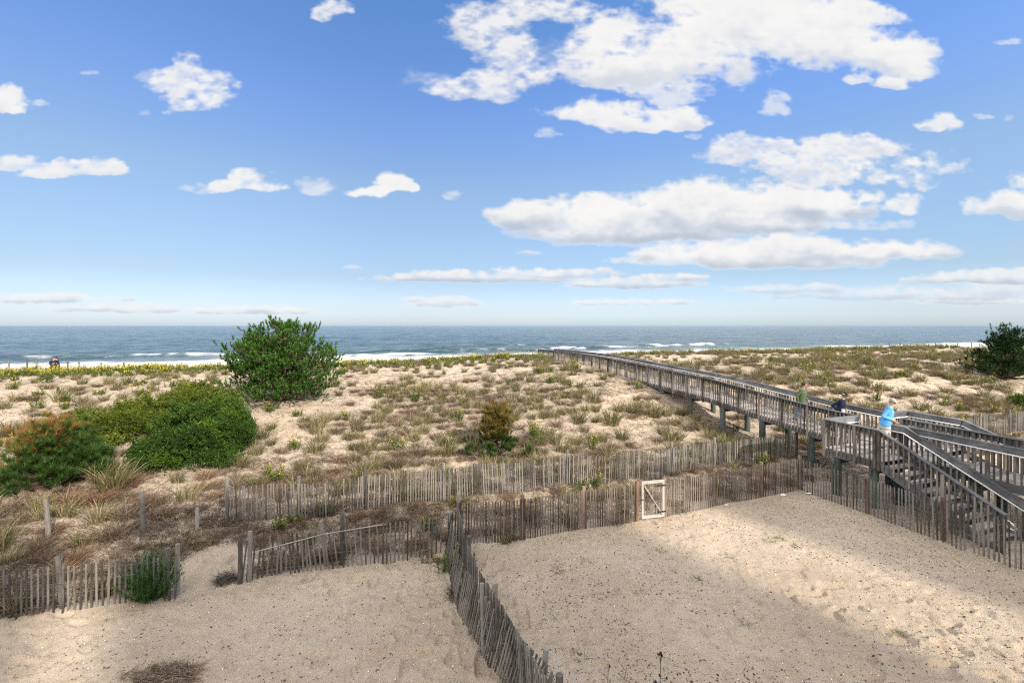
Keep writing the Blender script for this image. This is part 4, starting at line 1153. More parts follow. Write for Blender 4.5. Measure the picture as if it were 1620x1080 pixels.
def debris():
    L = Leaves(); n = 26000
    px = rng.uniform(-20, 1640, n); Y = 7.2 + 11 * rng.uniform(0, 1, n) ** 1.2; X = (px - 810) / F * Y; t, v = TV(X, Y)
    w = vn(X * .9, Y * .9, 131) * vn(X * .3 + 3, Y * .3, 133) * 4
    fx = -1.5 + (12.9 - Y) * .33
    p = np.where(X > fx, .75, .22) * np.clip(w, .15, 1.3); k = (rng.uniform(0, 1, n) < p) & (t < .3)
    X, Y = X[k], Y[k]; m = len(X); Z = hgt(X, Y) + hfine(X, Y) + .008
    a = rng.uniform(0, 6.28, m); sz = rng.uniform(.006, .015, m) * np.where(rng.uniform(0, 1, m) < .12, 1.8, 1)
    u = np.stack([np.cos(a) * sz * 1.5, np.sin(a) * sz * 1.5, rng.normal(0, .3, m) * sz], -1); vv = np.stack([-np.sin(a) * sz * .7, np.cos(a) * sz * .7, rng.uniform(0, .9, m) * sz], -1)
    C = np.stack([X, Y, Z], -1); L.cards(C, u, vv, rng.uniform(0, .8, m)); L.cards(C, vv * .8, np.cross(unit(u), unit(vv)) * sz[:, None] * .7, rng.uniform(0, .8, m))
    tag(link('seed_debris', L.mesh('seed_debris'), M_DRY), kind='stuff')
    L = Leaves(); n = 2200; px = rng.uniform(-20, 1640, n); Y = 7.2 + 9 * rng.uniform(0, 1, n); X = (px - 810) / F * Y; t, v = TV(X, Y); k = t < .2; X, Y = X[k], Y[k]; m = len(X)
    Z = hgt(X, Y) + hfine(X, Y) + .012; a = rng.uniform(0, 6.28, m); sz = rng.uniform(.006, .014, m)
    L.cards(np.stack([X, Y, Z], -1), np.stack([np.cos(a) * sz, np.sin(a) * sz, sz * .3], -1), np.stack([-np.sin(a) * sz, np.cos(a) * sz, sz * .5], -1), rng.uniform(.5, 1, m))
    tag(link('shell_bits', L.mesh('shell_bits'), mat_plain('shell', (.8, .78, .74), .6)), kind='stuff')
debris()

# ---- trees and shrubs
def needles(L, c, ax, n, ln, rad, w, tl, th, open_=.65):
    """one shoot: needles round an axis, pointing forward and out"""
    q = rng.uniform(0, 1, n)[:, None]; base = c + ax * (q * ln)
    out = rdir(n); out = unit(out - (out @ ax)[:, None] * ax); d = unit(out * open_ + ax * .75) * rad * rng.uniform(.7, 1.1, n)[:, None]
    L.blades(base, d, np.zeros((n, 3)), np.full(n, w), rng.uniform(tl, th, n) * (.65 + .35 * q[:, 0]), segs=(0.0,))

def pine(name, base, H, prof, nheads, label, shoot=.24, rad=.17, w=.02, per=15, nn=34, tint=None, mat=None, trunk_r=.12, inner=.35, clus=.42, flat=1.0, skew=(0, 0), top_heads=6, spiky=0.0):
    o = empty(name, tuple(base), label, 'tree'); L = Leaves(); b = np.array(base)
    tr = MB(); tr.tube([(b[0], b[1], b[2] - .3), (b[0] + .05, b[1], b[2] + H * .35), (b[0] + skew[0] * .6, b[1] + skew[1] * .6, b[2] + H * .7), (b[0] + skew[0], b[1] + skew[1], b[2] + H * .93)], trunk_r, 9, .5, trunk_r * .2)
    tr.build('trunk', M_BARK, o, smooth=True); br = MB()
    zs, rs = zip(*prof); heads = []
    for i in range(nheads):
        f = (i + .5) / nheads; a = i * 2.39996 + rng.normal(0, .25); 
        zf = float(np.interp(f, np.linspace(0, 1, 9), np.linspace(.07, .95, 9) ** 1.0)); r = float(np.interp(zf, zs, rs)) * rng.uniform(.66, 1.14)
        sx = skew[0] * zf; sy = skew[1] * zf
        heads.append((b + np.array([math.cos(a) * r + sx, math.sin(a) * r * flat + sy, zf * H]), a, zf, r))
        if rng.uniform() < spiky: c_ = heads[-1][0]; heads[-1] = (c_ + np.array([math.cos(a) * .3, math.sin(a) * .3, .35 + .25 * rng.uniform()]), a, .9, r)
    for i in range(int(nheads * inner)):
        zf = rng.uniform(.12, .8); a = rng.uniform(0, 6.28); r = float(np.interp(zf, zs, rs)) * rng.uniform(.25, .65)
        heads.append((b + np.array([math.cos(a) * r + skew[0] * zf, math.sin(a) * r * flat + skew[1] * zf, zf * H]), a, zf, r))
    for i in range(top_heads):
        a = rng.uniform(0, 6.28); zf = rng.uniform(.86, 1.0); r = rs[-1] * rng.uniform(0, 1.0) + .05
        heads.append((b + np.array([math.cos(a) * r + skew[0] * zf, math.sin(a) * r + skew[1] * zf, zf * H]), a, zf, r))
    for (c, a, zf, r) in heads:
        st = b + np.array([skew[0] * zf, skew[1] * zf, max(.1, zf * H - r * .45)]); mid = (st + c) / 2 + np.array([0, 0, -.06 * r])
        br.tube([st, mid, c], .035 * (1.2 - zf) + .012, 5, .4, .010)
        k = per if zf < .85 else max(4, per // 2)
        out = np.array([math.cos(a), math.sin(a), 0.0])
        for j in range(k):
            off = rng.normal(0, 1, 3) * np.array([clus, clus, clus * .6]) * .62; p = c + off
            ax = unit(out * .45 * (1 - zf * .5) + np.array([0, 0, 1.0]) + off * .5 + rng.normal(0, .18, 3))
            tl, th = (.15, 1.0) if tint is None else tint(zf, (p - b), rng.uniform())
            needles(L, p, ax, nn, shoot * rng.uniform(.7, 1.25), rad, w, tl, th)
            if j % 2 == 0: br.tube([c - np.array([0, 0, .1]), p], .010, 4, .4, .006)
    br.build('limb', M_BARK, o); link('crown', L.mesh('crown'), mat or M_PINE, o); return o

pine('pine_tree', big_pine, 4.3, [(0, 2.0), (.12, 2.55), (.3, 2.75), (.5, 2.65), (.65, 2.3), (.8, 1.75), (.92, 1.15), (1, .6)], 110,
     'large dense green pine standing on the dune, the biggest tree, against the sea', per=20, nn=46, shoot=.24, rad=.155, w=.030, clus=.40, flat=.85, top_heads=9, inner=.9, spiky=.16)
pine('pine_tree', right_pine, 4.15, [(0, 1.9), (.15, 2.5), (.4, 2.2), (.55, 1.6), (.7, 1.0), (.85, .7), (1, .35)], 80,
     'dark green pine at the right edge of the picture, on the dune beyond the boardwalk', per=18, nn=42, shoot=.26, rad=.16, w=.030, clus=.42, inner=.9, top_heads=6, spiky=.2, skew=(.35, 0), tint=lambda z, p, r: (.0, .6))
def t_orange(z, p, r):
    k = z * .8 + (-p[0]) * .22 + (r - .5) * .5
    return (.62, 1.0) if k > .60 else ((.25, .62) if k > .42 else (.02, .45))
pine('young_pine', orange_pine, 2.05, [(0, .95), (.15, 1.15), (.4, 1.05), (.6, .8), (.8, .5), (1, .2)], 54,
     'young pine with orange brown upper needles and green lower branches, far left', per=10, nn=95, shoot=.18, rad=.30, w=.013, inner=.9, clus=.34, mat=M_PINE2, tint=t_orange, trunk_r=.06, top_heads=3, skew=(-.25, 0))
def t_brown(z, p, r): return (.58, 1.0) if z + (r - .5) * .4 > .36 else ((.2, .6) if r > .6 else (.0, .42))
pine('young_pine', brown_pine, 2.15, [(0, 1.15), (.08, 1.25), (.2, .95), (.3, .5), (.6, .38), (.8, .42), (1, .25)], 38,
     'young dying pine with a brown top and green foot, alone above the middle fence', per=9, nn=85, shoot=.17, rad=.24, w=.012, clus=.22, mat=M_PINE2, tint=t_brown, trunk_r=.045, top_heads=3, inner=.3)

def mound(name, lobes, mat, n, leaf, label, tl, th, cat='shrub'):
    if len(lobes) > 1:
        small = []
        for (cx, cy, rx, ry, h_) in lobes:
            for j in range(15):
                a = rng.uniform(0, 6.28); r = math.sqrt(rng.uniform(0, 1)) * .86; f = math.sqrt(max(0.05, 1 - r * r)); q = rng.uniform(.24, .60) * (1.0 if h_ > .9 else .85)
                small.append((cx + math.cos(a) * r * rx * .92, cy + math.sin(a) * r * ry * .92, q, q * .9, q * rng.uniform(.75, 1.05), max(0.0, h_ * f * rng.uniform(.66, 1.18) - q * .8)))
        lobes = [(*l[:2], l[2] * .76, l[3] * .76, l[4] * .66, 0.0) for l in lobes] + small
    else: lobes = [(*l, 0.0) for l in lobes]
    bx = sum(l[0] for l in lobes) / len(lobes); by = sum(l[1] for l in lobes) / len(lobes)
    o = empty(name, (bx, by, H1(bx, by)), label, cat); L = Leaves(); br = MB(); area = [l[2] * l[3] + l[4] * l[2] for l in lobes]; tot = sum(area)
    for (cx, cy, rx, ry, h_, up_), ar in zip(lobes, area):
        k = int(n * ar / tot); d = rdir(k); d[:, 2] = np.abs(d[:, 2]); z0 = H1(cx, cy) + up_
        lump = .60 + .50 * vn(d[:, 0] * 3.4 + cx * 3, d[:, 1] * 3.4 + d[:, 2] * 3, 141) + .32 * vn(d[:, 0] * 7, d[:, 1] * 7 + d[:, 2] * 5 + cx, 143)
        dep = 1 - .34 * rng.uniform(0, 1, k) ** 1.8 + .07 * rng.normal(0, 1, k) * (rng.uniform(0, 1, k) < .2)
        P = np.stack([cx + d[:, 0] * rx * lump * dep, cy + d[:, 1] * ry * lump * dep, np.zeros(k)], -1); P[:, 2] = (hgt(P[:, 0], P[:, 1]) + up_) * .5 + z0 * .5 + d[:, 2] * h_ * lump * dep
        hole = vn(P[:, 0] * 1.6 + 3, P[:, 1] * 1.6 + P[:, 2] * 1.5, 151) < .26; ctr = np.array([cx, cy, z0]); P = np.where(hole[:, None], ctr + (P - ctr) * .80, P)
        # long shoots that break the outline
        ns = 70 if up_ == 0 else 5; ds = rdir(ns); ds[:, 2] = np.abs(ds[:, 2]) * .9 + .15; ds = unit(ds); s0 = ctr + ds * np.array([rx, ry, h_]) * .88; sh_ = np.repeat(s0, 9, 0) + np.repeat(unit(ds * .8 + np.array([0, 0, .5]) + rdir(ns) * .4) * rng.uniform(.15, .42, ns)[:, None], 9, 0) * np.tile(np.linspace(.1, 1, 9), ns)[:, None]
        P = np.vstack([P, sh_]); d = np.vstack([d, np.repeat(ds, 9, 0)]); k = len(P)
        # sprays of leaves
        rep = 5; C = np.repeat(P, rep, 0) + rng.normal(0, leaf * .9, (k * rep, 3)); nd = np.repeat(d, rep, 0)
        u = unit(nd * .5 + rdir(k * rep) + np.array([0, 0, .35])) * leaf; v = unit(np.cross(u, rdir(k * rep))) * leaf * .42
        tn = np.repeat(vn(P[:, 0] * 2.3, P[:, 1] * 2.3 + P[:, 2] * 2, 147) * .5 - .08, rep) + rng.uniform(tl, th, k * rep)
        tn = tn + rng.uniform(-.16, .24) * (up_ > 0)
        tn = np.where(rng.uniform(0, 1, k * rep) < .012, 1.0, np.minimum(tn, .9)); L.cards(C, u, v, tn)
        for j in range(16 if up_ == 0 else 0):
            a = rng.uniform(0, 6.28); e = np.array([cx + math.cos(a) * rx * .6, cy + math.sin(a) * ry * .6, z0 + h_ * .65]); br.tube([(cx, cy, z0 - .1), tuple((np.array([cx, cy, z0]) + e) / 2 + rng.normal(0, .08, 3)), tuple(e)], .02, 5, .4, .006)
    br.build('stems', M_BARK, o); link('foliage', L.mesh('foliage'), mat, o); return o
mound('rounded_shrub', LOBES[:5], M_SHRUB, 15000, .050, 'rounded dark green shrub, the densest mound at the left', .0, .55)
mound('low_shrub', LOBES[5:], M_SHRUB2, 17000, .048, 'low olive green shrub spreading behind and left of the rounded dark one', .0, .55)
pr = hit(1612, 643)
mound('small_shrub', [(pr.x + .2, pr.y, .75, .6, .75)], M_SHRUB, 1300, .04, 'small green shrub at the right edge near the far picket fence', .3, .8)

def feathery():
    o = empty('evergreen_bush', tuple(fshrub), 'bright green feathery bush growing against the lower left fence', 'shrub'); L = Leaves(); b = np.array(fshrub); st = MB()
    for i in range(300):
        a = rng.uniform(0, 6.28); f = rng.uniform(0, 1) ** .6; r0 = .30 * f; h = 1.22 * (1 - .50 * f ** 2) * rng.uniform(.55, 1.0)
        s = b + np.array([math.cos(a) * r0 * .6, math.sin(a) * r0 * .5, -.02]); d = np.array([math.cos(a) * .42 * f + (.08 if h > .9 else 0), math.sin(a) * .35 * f, h])
        n = 46; q = rng.uniform(.05, 1, n)[:, None]; base = s + d * q + np.stack([np.cos(a) * q[:, 0] ** .5 * .12 * f, np.sin(a) * q[:, 0] ** .5 * .1 * f, np.zeros(n)], -1)
        dirs = unit(rdir(n) * .8 + unit(d) * .9) * rng.uniform(.05, .10, n)[:, None]
        L.blades(base, dirs, np.zeros((n, 3)), np.full(n, .0085), rng.uniform(.0, .75, n) * (.6 + .4 * q[:, 0]), segs=(0.0, .5))
        if i % 12 == 0: st.tube([tuple(s), tuple(s + d * .8)], .012, 5, .4, .004)
    st.build('stem', M_BARK, o); link('foliage', L.mesh('foliage'), M_FEATH, o)
feathery()

def brush(name, px, py, rx, ry, h_, n, mat, label, cat='brush', long=.35, w=.009):
    p = hit(px, py); L = Leaves(); a = rng.uniform(0, 6.28, n); r = np.sqrt(rng.uniform(0, 1, n)); lump = .7 + .6 * vn(np.cos(a) * 2 + px, np.sin(a) * 2, 3)
    X = p.x + np.cos(a) * r * rx * lump; Y = p.y + np.sin(a) * r * ry * lump; Z = hgt(X, Y) + rng.uniform(0, 1, n) * h_ * (1 - r * .8)
    a2 = rng.uniform(0, 6.28, n); l = long * rng.uniform(.3, 1, n); tip = np.stack([np.cos(a2) * l, np.sin(a2) * l * .7, rng.normal(.05, .16, n) * l + .02], -1)
    L.blades(np.stack([X, Y, Z], -1), tip, rng.normal(0, .12, (n, 3)) * l[:, None], np.full(n, w), rng.uniform(0, 1, n)); return tag(link(name, L.mesh(name), mat), label, cat)
brush('dead_grass_heap', 262, 1072, .62, .30, .14, 1500, M_DRY, 'brown heap of dead grass lying on the sand at the lower left', long=.30, w=.009)
brush('dead_brush', 728, 938, .30, .42, .16, 650, M_DARKWEED, 'dark brown dead brush on the left side of the dividing fence', long=.25)
brush('dead_brush', 752, 972, .16, .20, .16, 420, M_RUST, 'small rusty tuft of dead brush at the foot of the dividing fence', long=.2)
brush('dead_brush', 358, 918, .26, .22, .22, 420, M_DARKWEED, 'dark tangled brush at the left end of the leaning fence', long=.3)
brush('dead_brush', 690, 888, .35, .15, .10, 120, M_BARK, 'bare twisted twigs lying below the fence corner', long=.45, w=.014)
brush('dead_brush', 655, 872, .5, .18, .16, 350, M_DRY, 'brown brush under the middle of the leaning left fence', long=.3)
# small weeds dotted over the yard
k = 0
WL = [(927, 886, 'left part, nearest the fence posts'), (880, 903, ''), (945, 942, ''), (868, 978, ''), (1028, 1013, ''), (1012, 938, ''), (1100, 915, ''), (1155, 885, ''), (1233, 852, ''), (1258, 863, ''), (1325, 922, ''),
      (1215, 856, ''), (920, 1040, ''), (1180, 985, ''), (958, 846, ''), (685, 953, ''), (1045, 870, ''), (1420, 1000, ''), (1365, 838, ''), (990, 990, '')]
for px, py, _ in WL:
    p = hit(px, py); L = Leaves(); grass_into(L, 0, 0, 0, 46, random.uniform(.06, .12), .09, 2.2, .010, .0, .7, .6)
    me = L.mesh('yard_weed'); o = link('yard_weed', me, M_FEATH if random.random() < .4 else M_GREEN, None, (p.x, p.y, p.z + .0)); o.scale = (1, 1, 1)
    tag(o, 'tiny green weed growing in the bare sand of the yard', 'weed', 'tiny weeds in the yard')
# tall dark seed heads close to the viewer, at the bottom edge
for px, yt, br_, lab in ((963, 1052, 5, 'dark seed stalk at the bottom edge, leftmost of the three'), (990, 1055, 14, 'pale twiggy weed at the bottom edge, middle of the three'), (1046, 1036, 9, 'dark seed stalk at the bottom edge, rightmost and tallest')):
    y = 6.3; x = (px - 810) / F * y; zt = CAMZ - (yt - 515) / F * y; g = H1(x, y); o = empty('seed_stalk', (x, y, g), lab, 'weed'); m = MB(); hd = MB()
    main = [(x + .05, y, g - .05), (x - .02, y, g + zt * .5), (x - .01, y, zt - .12), (x + .012, y, zt)]
    m.tube(main, .006, 5, .2, .003)
    for i in range(br_):
        f = rng.uniform(.62, .98); s0 = Vector((x - .01, y, g + (zt - g) * f)); e = s0 + Vector((rng.uniform(-.10, .10), rng.uniform(-.08, .08), rng.uniform(.02, .12))); m.tube([s0, (s0 + e) / 2 + Vector((0, 0, -.01)), e], .0035, 4, .2, .002)
        if br_ != 14:
            for j in range(5): c = e + Vector(rng.normal(0, .007, 3)); hd.tube([c - Vector((0, 0, .010)), c, c + Vector((0, 0, .012))], .009, 6, .1, .004)
    m.build('stalk', M_DARKWEED if br_ != 14 else M_BARK, o)
    if hd.v:
        for j in range(5): hd.tube([Vector((x + .012, y, zt - .02)), Vector((x + .014, y, zt + .016))], .012, 6, .1, .005)
        hd.build('seed_heads', M_DARKWEED, o)
# scraps and stones by the corner post
M_LIT = mat_plain('white_scrap', (.8, .8, .82), .5)
for px, py, s, mt, lab in ((1239, 783, .13, M_LIT, 'crumpled white scrap on the sand left of the corner post'), (1280, 781, .10, M_LIT, 'flat white scrap just right of the corner post'), (1149, 799, .06, M_LIT, 'tiny white scrap at the foot of the fence near the gate'),
                           (1262, 776, .11, M_POSTB, 'pale brown stone at the foot of the corner post')):
    p = hit(px, py); L = MB(); n = 7; vs = []; 
    for i in range(n):
        for j in range(n): vs.append((p.x + (i / (n - 1) - .5) * s * 1.6 + random.gauss(0, s * .05), p.y + (j / (n - 1) - .5) * s + random.gauss(0, s * .05), p.z + .01 + s * .5 * random.random() * math.sin(math.pi * i / (n - 1)) * math.sin(math.pi * j / (n - 1)) + s * .10 * random.random()))
    L.add(vs, [(i * n + j, (i + 1) * n + j, (i + 1) * n + j + 1, i * n + j + 1) for i in range(n - 1) for j in range(n - 1)], .9)
    o = L.build('litter_scrap' if mt is M_LIT else 'stone', mt, None); tag(o, lab, 'litter' if mt is M_LIT else 'stone')

# ------------------------------------------------------------------ people
M_SKIN = mat_plain('skin', (0.50, 0.29, 0.21), 0.55, 0, 0.4, 0.06)
M_SKIN2 = mat_plain('fair_skin', (0.62, 0.40, 0.31), 0.55, 0, 0.4, 0.06)
M_HAIRD = mat_plain('dark_hair', (0.035, 0.022, 0.015), 0.6)
M_HAIRG = mat_plain('grey_hair', (0.35, 0.32, 0.30), 0.7)
M_EYE = mat_plain('eye', (0.02, 0.018, 0.015), 0.3)
def cloth(name, c, sc=30): return mat_plain(name, c, 0.85, 0, 0.2, 0.15, sc)

def capsules(me_name, caps, voxel=0.008, smooth=3):
    """union of tapered round-ended limbs and ellipsoids, remeshed to one continuous surface"""
    m = MB()
    for c in caps:
        if c[0] == 'e':           # ellipsoid: centre, radii, optional tilt
            _, ctr, rad, rot = c; n, k = 18, 12; vs = []
            Rm = Matrix.Rotation(rot[1], 3, rot[0]) if rot else Matrix.Identity(3)
            for i in range(k + 1):
                th = math.pi * i / k
                for j in range(n):
                    ph = 2 * math.pi * j / n; v = Rm @ Vector((math.sin(th) * math.cos(ph) * rad[0], math.sin(th) * math.sin(ph) * rad[1], math.cos(th) * rad[2])); vs.append(tuple(Vector(ctr) + v))
            fs = [(i * n + j, (i + 1) * n + j, (i + 1) * n + (j + 1) % n, i * n + (j + 1) % n) for i in range(k) for j in range(n)]
            m.add(vs, fs)
        else:
            p, q, r0, r1 = Vector(c[0]), Vector(c[1]), c[2], c[3]; d = (q - p); L_ = d.length; d.normalize() if L_ > 1e-6 else None
            up = Vector((0, 0, 1)) if abs(d.z) < .9 else Vector((1, 0, 0)); x = d.cross(up).normalized(); y = x.cross(d); n = 14; rings = []
            for i in range(1, 6): a = -math.pi / 2 + math.pi / 2 * i / 6; rings.append((p + d * (r0 * math.sin(a)), r0 * math.cos(a)))
            rings.append((p, r0)); rings.append((q, r1))
            for i in range(1, 6): a = math.pi / 2 * i / 6; rings.append((q + d * (r1 * math.sin(a)), r1 * math.cos(a)))
            vs = [tuple(c_ + x * math.cos(2 * math.pi * j / n) * rr + y * math.sin(2 * math.pi * j / n) * rr) for c_, rr in rings for j in range(n)]
            nr = len(rings); fs = [(i * n + j, i * n + (j + 1) % n, (i + 1) * n + (j + 1) % n, (i + 1) * n + j) for i in range(nr - 1) for j in range(n)]
            fs.append(tuple(range(n))[::-1]); fs.append(tuple((nr - 1) * n + j for j in range(n))); m.add(vs, fs)
    me = m.mesh('tmp'); o = bpy.data.objects.new('tmp', me); COL.objects.link(o)
    r = o.modifiers.new('r', 'REMESH'); r.mode = 'VOXEL'; r.voxel_size = voxel; r.use_smooth_shade = True
    s = o.modifiers.new('s', 'SMOOTH'); s.factor = .5; s.iterations = smooth
    dg = bpy.context.evaluated_depsgraph_get(); out = bpy.data.meshes.new_from_object(o.evaluated_get(dg)); out.name = me_name
    bpy.data.objects.remove(o); out.materials.clear(); return out

def person(loc, face, label, hgt_m, pose, look, voxel=0.0085):
    """figure facing +x locally, then turned to face; pose = joint positions for a 1.78 m figure"""
    P = {k: Vector(v) for k, v in pose.items()}; k = hgt_m / 1.78
    root = empty('person', tuple(loc), label, 'person'); root.rotation_euler = (0, 0, math.atan2(face[1], face[0])); root.scale = (k, k, k)
    def addm(name, me, mat, smooth=True):
        me.materials.append(mat); o = bpy.data.objects.new(name, me); COL.objects.link(o); o.parent = root; return o
    skin = look['skin']; hip, chest, neck, head = P['hip'], P['chest'], P['neck'], P['head']
    hd = P['headdir'].normalized() if 'headdir' in P else Vector((1, 0, -.1)).normalized()
    hu = (Vector((0, 0, 1)) - hd * hd.z).normalized(); hs = hd.cross(hu)
    B = []
    B += [(hip + Vector((0, .075, 0)), chest + Vector((0, .07, 0)), .115, .125), (hip + Vector((0, -.075, 0)), chest + Vector((0, -.07, 0)), .115, .125), (chest, neck - Vector((0, 0, .03)), .12, .075), (neck, head - Vector((.0, 0, .06)) , .056, .055)]
    for sd in ('l', 'r'):
        sh, el, wr = P['sh_' + sd], P['el_' + sd], P['wr_' + sd]; B += [(chest + (sh - chest) * .4 + Vector((0, 0, .08)), sh, .075, .062), (sh, el, .054, .040), (el, wr, .041, .027)]
        hp, kn, an, toe = P['hp_' + sd], P['kn_' + sd], P['an_' + sd], P['to_' + sd]
        B += [(hp, kn, .092, .058), (kn, kn.lerp(an, .35), .056, .058), (kn.lerp(an, .35), an, .058, .036), (an + Vector((-.03, 0, -.03)), toe, .036, .028)]
        # hand: palm, four bent fingers and a thumb from the side of the palm
        d = (wr - el).normalized(); pn = P.get('palm_' + sd, Vector((0, 1 if sd == 'r' else -1, 0))); pn = (pn - d * pn.dot(d)).normalized(); s = d.cross(pn)
        curl = look.get('curl', .35); pc = wr + d * .052
        B.append((wr, pc + s * .012, .026, .027)); B.append((wr + d * .01, pc - s * .014, .024, .025))
        for i, (off, ln) in enumerate(((.030, .068), (.010, .078), (-.011, .073), (-.030, .056))):
            a = wr + d * .085 + s * off; b = a + (d + pn * curl * .5).normalized() * ln * .5; c = b + (d * (1 - curl) + pn * (curl * 1.4)).normalized() * ln * .5; B += [(a - d * .02, b, .010, .0092), (b, c, .0092, .0078)]
        t0 = wr + d * .03 + s * .026; t1 = t0 + (d * .7 + s * .75 + pn * .3).normalized() * .036; t2 = t1 + (d * .95 + s * .15 + pn * .4).normalized() * .030; B += [(t0, t1, .013, .011), (t1, t2, .011, .009)]
    def hp_(x, y, z): return head + hd * x + hs * y + hu * z
    # head: skull, jaw, nose, brow, lips, ears
    B += [(hp_(-.018, 0, .040), hp_(.012, 0, .035), .083, .078), (hp_(.012, 0, -.02), hp_(.045, 0, -.065), .066, .036), (hp_(.0, .03, -.03), hp_(.04, .015, -.06), .045, .032), (hp_(.0, -.03, -.03), hp_(.04, -.015, -.06), .045, .032),
          (hp_(.085, 0, .02), hp_(.103, 0, -.016), .010, .015), (hp_(.080, .028, .036), hp_(.080, -.028, .036), .012, .012), (hp_(.080, .016, -.043), hp_(.080, -.016, -.043), .0085, .0085), (hp_(.078, .012, -.054), hp_(.078, -.012, -.054), .009, .009),
          (hp_(-.005, .083, .014), hp_(-.010, .085, -.018), .014, .010), (hp_(-.005, -.083, .014), hp_(-.010, -.085, -.018), .014, .010)]
    addm('body', capsules('body', B, voxel * .85, 2), skin)
    for sy in (.030, -.030): addm('eye', capsules('eye', [('e', hp_(.083, sy, .014), (.008, .011, .007), None)], .0035, 1), M_EYE)
    g = .016
    if look.get('top'):
        T = []; lo = hip + Vector((0, 0, look.get('hem', -.04)))
        fl = look.get('flare', 0.0)
        T += [(lo + Vector((0, .072, 0)), chest + Vector((0, .07, 0)), .122 + g * .4 + fl, .132 + g * .4), (lo + Vector((0, -.072, 0)), chest + Vector((0, -.07, 0)), .122 + g * .4 + fl, .132 + g * .4), (chest, neck - Vector((0, 0, .05)), .135, .082)]
        for sd in ('l', 'r'):
            sh, el, wr = P['sh_' + sd], P['el_' + sd], P['wr_' + sd]; T += [(chest + (sh - chest) * .4 + Vector((0, 0, .08)), sh, .086, .074), (sh, el, .068, .056), (el, el.lerp(wr, .86), .057, .043)]
        addm(look.get('topname', 'shirt'), capsules('top', T, voxel, 3), look['top'])
        if look.get('band'): addm('shirt_hem', capsules('hem', [(lo + Vector((0, .055, -.075)), lo + Vector((0, -.055, -.075)), .170, .170), (lo + Vector((0, .055, -.05)), lo + Vector((0, -.055, -.05)), .170, .170)], voxel, 2), look['band'])
    if look.get('legs'):
        cut = look.get('legcut', 1.0); T = [(hip + Vector((0, .07, .06)), hip + Vector((0, .06, -.05)), .122, .13), (hip + Vector((0, -.07, .06)), hip + Vector((0, -.06, -.05)), .122, .13)]
        for sd in ('l', 'r'):
            hp, kn, an = P['hp_' + sd], P['kn_' + sd], P['an_' + sd]
            if cut < .6: T.append((hp, hp.lerp(kn, .80), .108, .088))
            else: T += [(hp, kn, .106, .074), (kn, kn.lerp(an, .93), .074, .062)]
        addm(look.get('legname', 'trousers'), capsules('legs', T, voxel, 3), look['legs'])
    for sd in ('l', 'r'):
        an, toe = P['an_' + sd], P['to_' + sd]; addm('shoe', capsules('shoe', [(an + Vector((-.045, 0, -.035)), toe + Vector((-.01, 0, 0)), .046, .040), (an + Vector((-.01, 0, -.01)), an + Vector((-.02, 0, -.05)), .046, .05), (toe + Vector((-.05, 0, .01)), toe, .043, .036)], voxel, 2), look['shoes'])
    if look.get('hair'):
        addm('hair', capsules('hair', [(hp_(-.030, 0, .055), hp_(.004, 0, .062), .084, .076), (hp_(-.045, 0, .02), hp_(-.05, 0, -.02), .068, .055), (hp_(-.02, .03, .05), hp_(-.02, -.03, .05), .082, .082)] + ([(hp_(-.06, 0, 0), hp_(-.075, 0, -.10), .06, .045)] if look.get('long') else []), voxel * .8, 2), look['hair'])
    if look.get('cap'):
        addm('cap', capsules('cap', [(hp_(-.020, 0, .052), hp_(.008, 0, .054), .086, .081), ('e', hp_(.088, 0, .050), (.070, .062, .010), None)], voxel * .7, 2), look['cap'])
    if look.get('glasses'):
        addm('sunglasses', capsules('sunglasses', [(hp_(.090, .030, .016), hp_(.088, .046, .016), .019, .015), (hp_(.090, -.030, .016), hp_(.088, -.046, .016), .019, .015), (hp_(.094, .02, .020), hp_(.094, -.02, .020), .007, .007), (hp_(.080, .062, .020), hp_(0, .088, .018), .006, .006), (hp_(.080, -.062, .020), hp_(0, -.088, .018), .006, .006)], .004, 1), M_EYE)
    if look.get('hat'):
        m = MB(); prof = [(.0, .150), (.055, .150), (.082, .135), (.090, .10), (.094, .062), (.12, .056), (.175, .050), (.215, .060), (.216, .054), (.17, .042), (.10, .044)]; n = 28; vs = []
        for r_, z_ in prof:
            for j in range(n): a = 2 * math.pi * j / n; vs.append(tuple(hp_(-.008 + r_ * math.cos(a), r_ * math.sin(a), z_ + (.014 * math.cos(2 * a) if r_ > .15 else 0))))
        m.add(vs, [(i * n + j, i * n + (j + 1) % n, (i + 1) * n + (j + 1) % n, (i + 1) * n + j) for i in range(len(prof) - 1) for j in range(n)]); addm('hat', m.mesh('hat', True), look['hat'])
    return root

def walk(lean=0.04, stride=.26, arm=None, headdir=(1, 0, -.35)):
    p = dict(hip=(0, 0, .96), chest=(lean, 0, 1.30), neck=(lean * 1.4, 0, 1.50), head=(lean * 1.4 + .05, 0, 1.66), headdir=headdir,
             hp_l=(0, .09, .90), hp_r=(0, -.09, .90), kn_l=(stride * .62, .10, .50), kn_r=(-stride * .10, -.10, .49), an_l=(stride, .10, .085), an_r=(-stride * 1.15, -.10, .12),
             to_l=(stride + .17, .11, .045), to_r=(-stride * 1.15 + .15, -.11, .038),
             sh_l=(lean * 1.1, .185, 1.43), sh_r=(lean * 1.1, -.185, 1.43), el_l=(-.08, .25, 1.15), el_r=(.06, -.25, 1.14), wr_l=(-.04, .26, .90), wr_r=(.20, -.24, .93))
    if arm: p.update(arm)
    return p
d_ = (-DX, -DY)
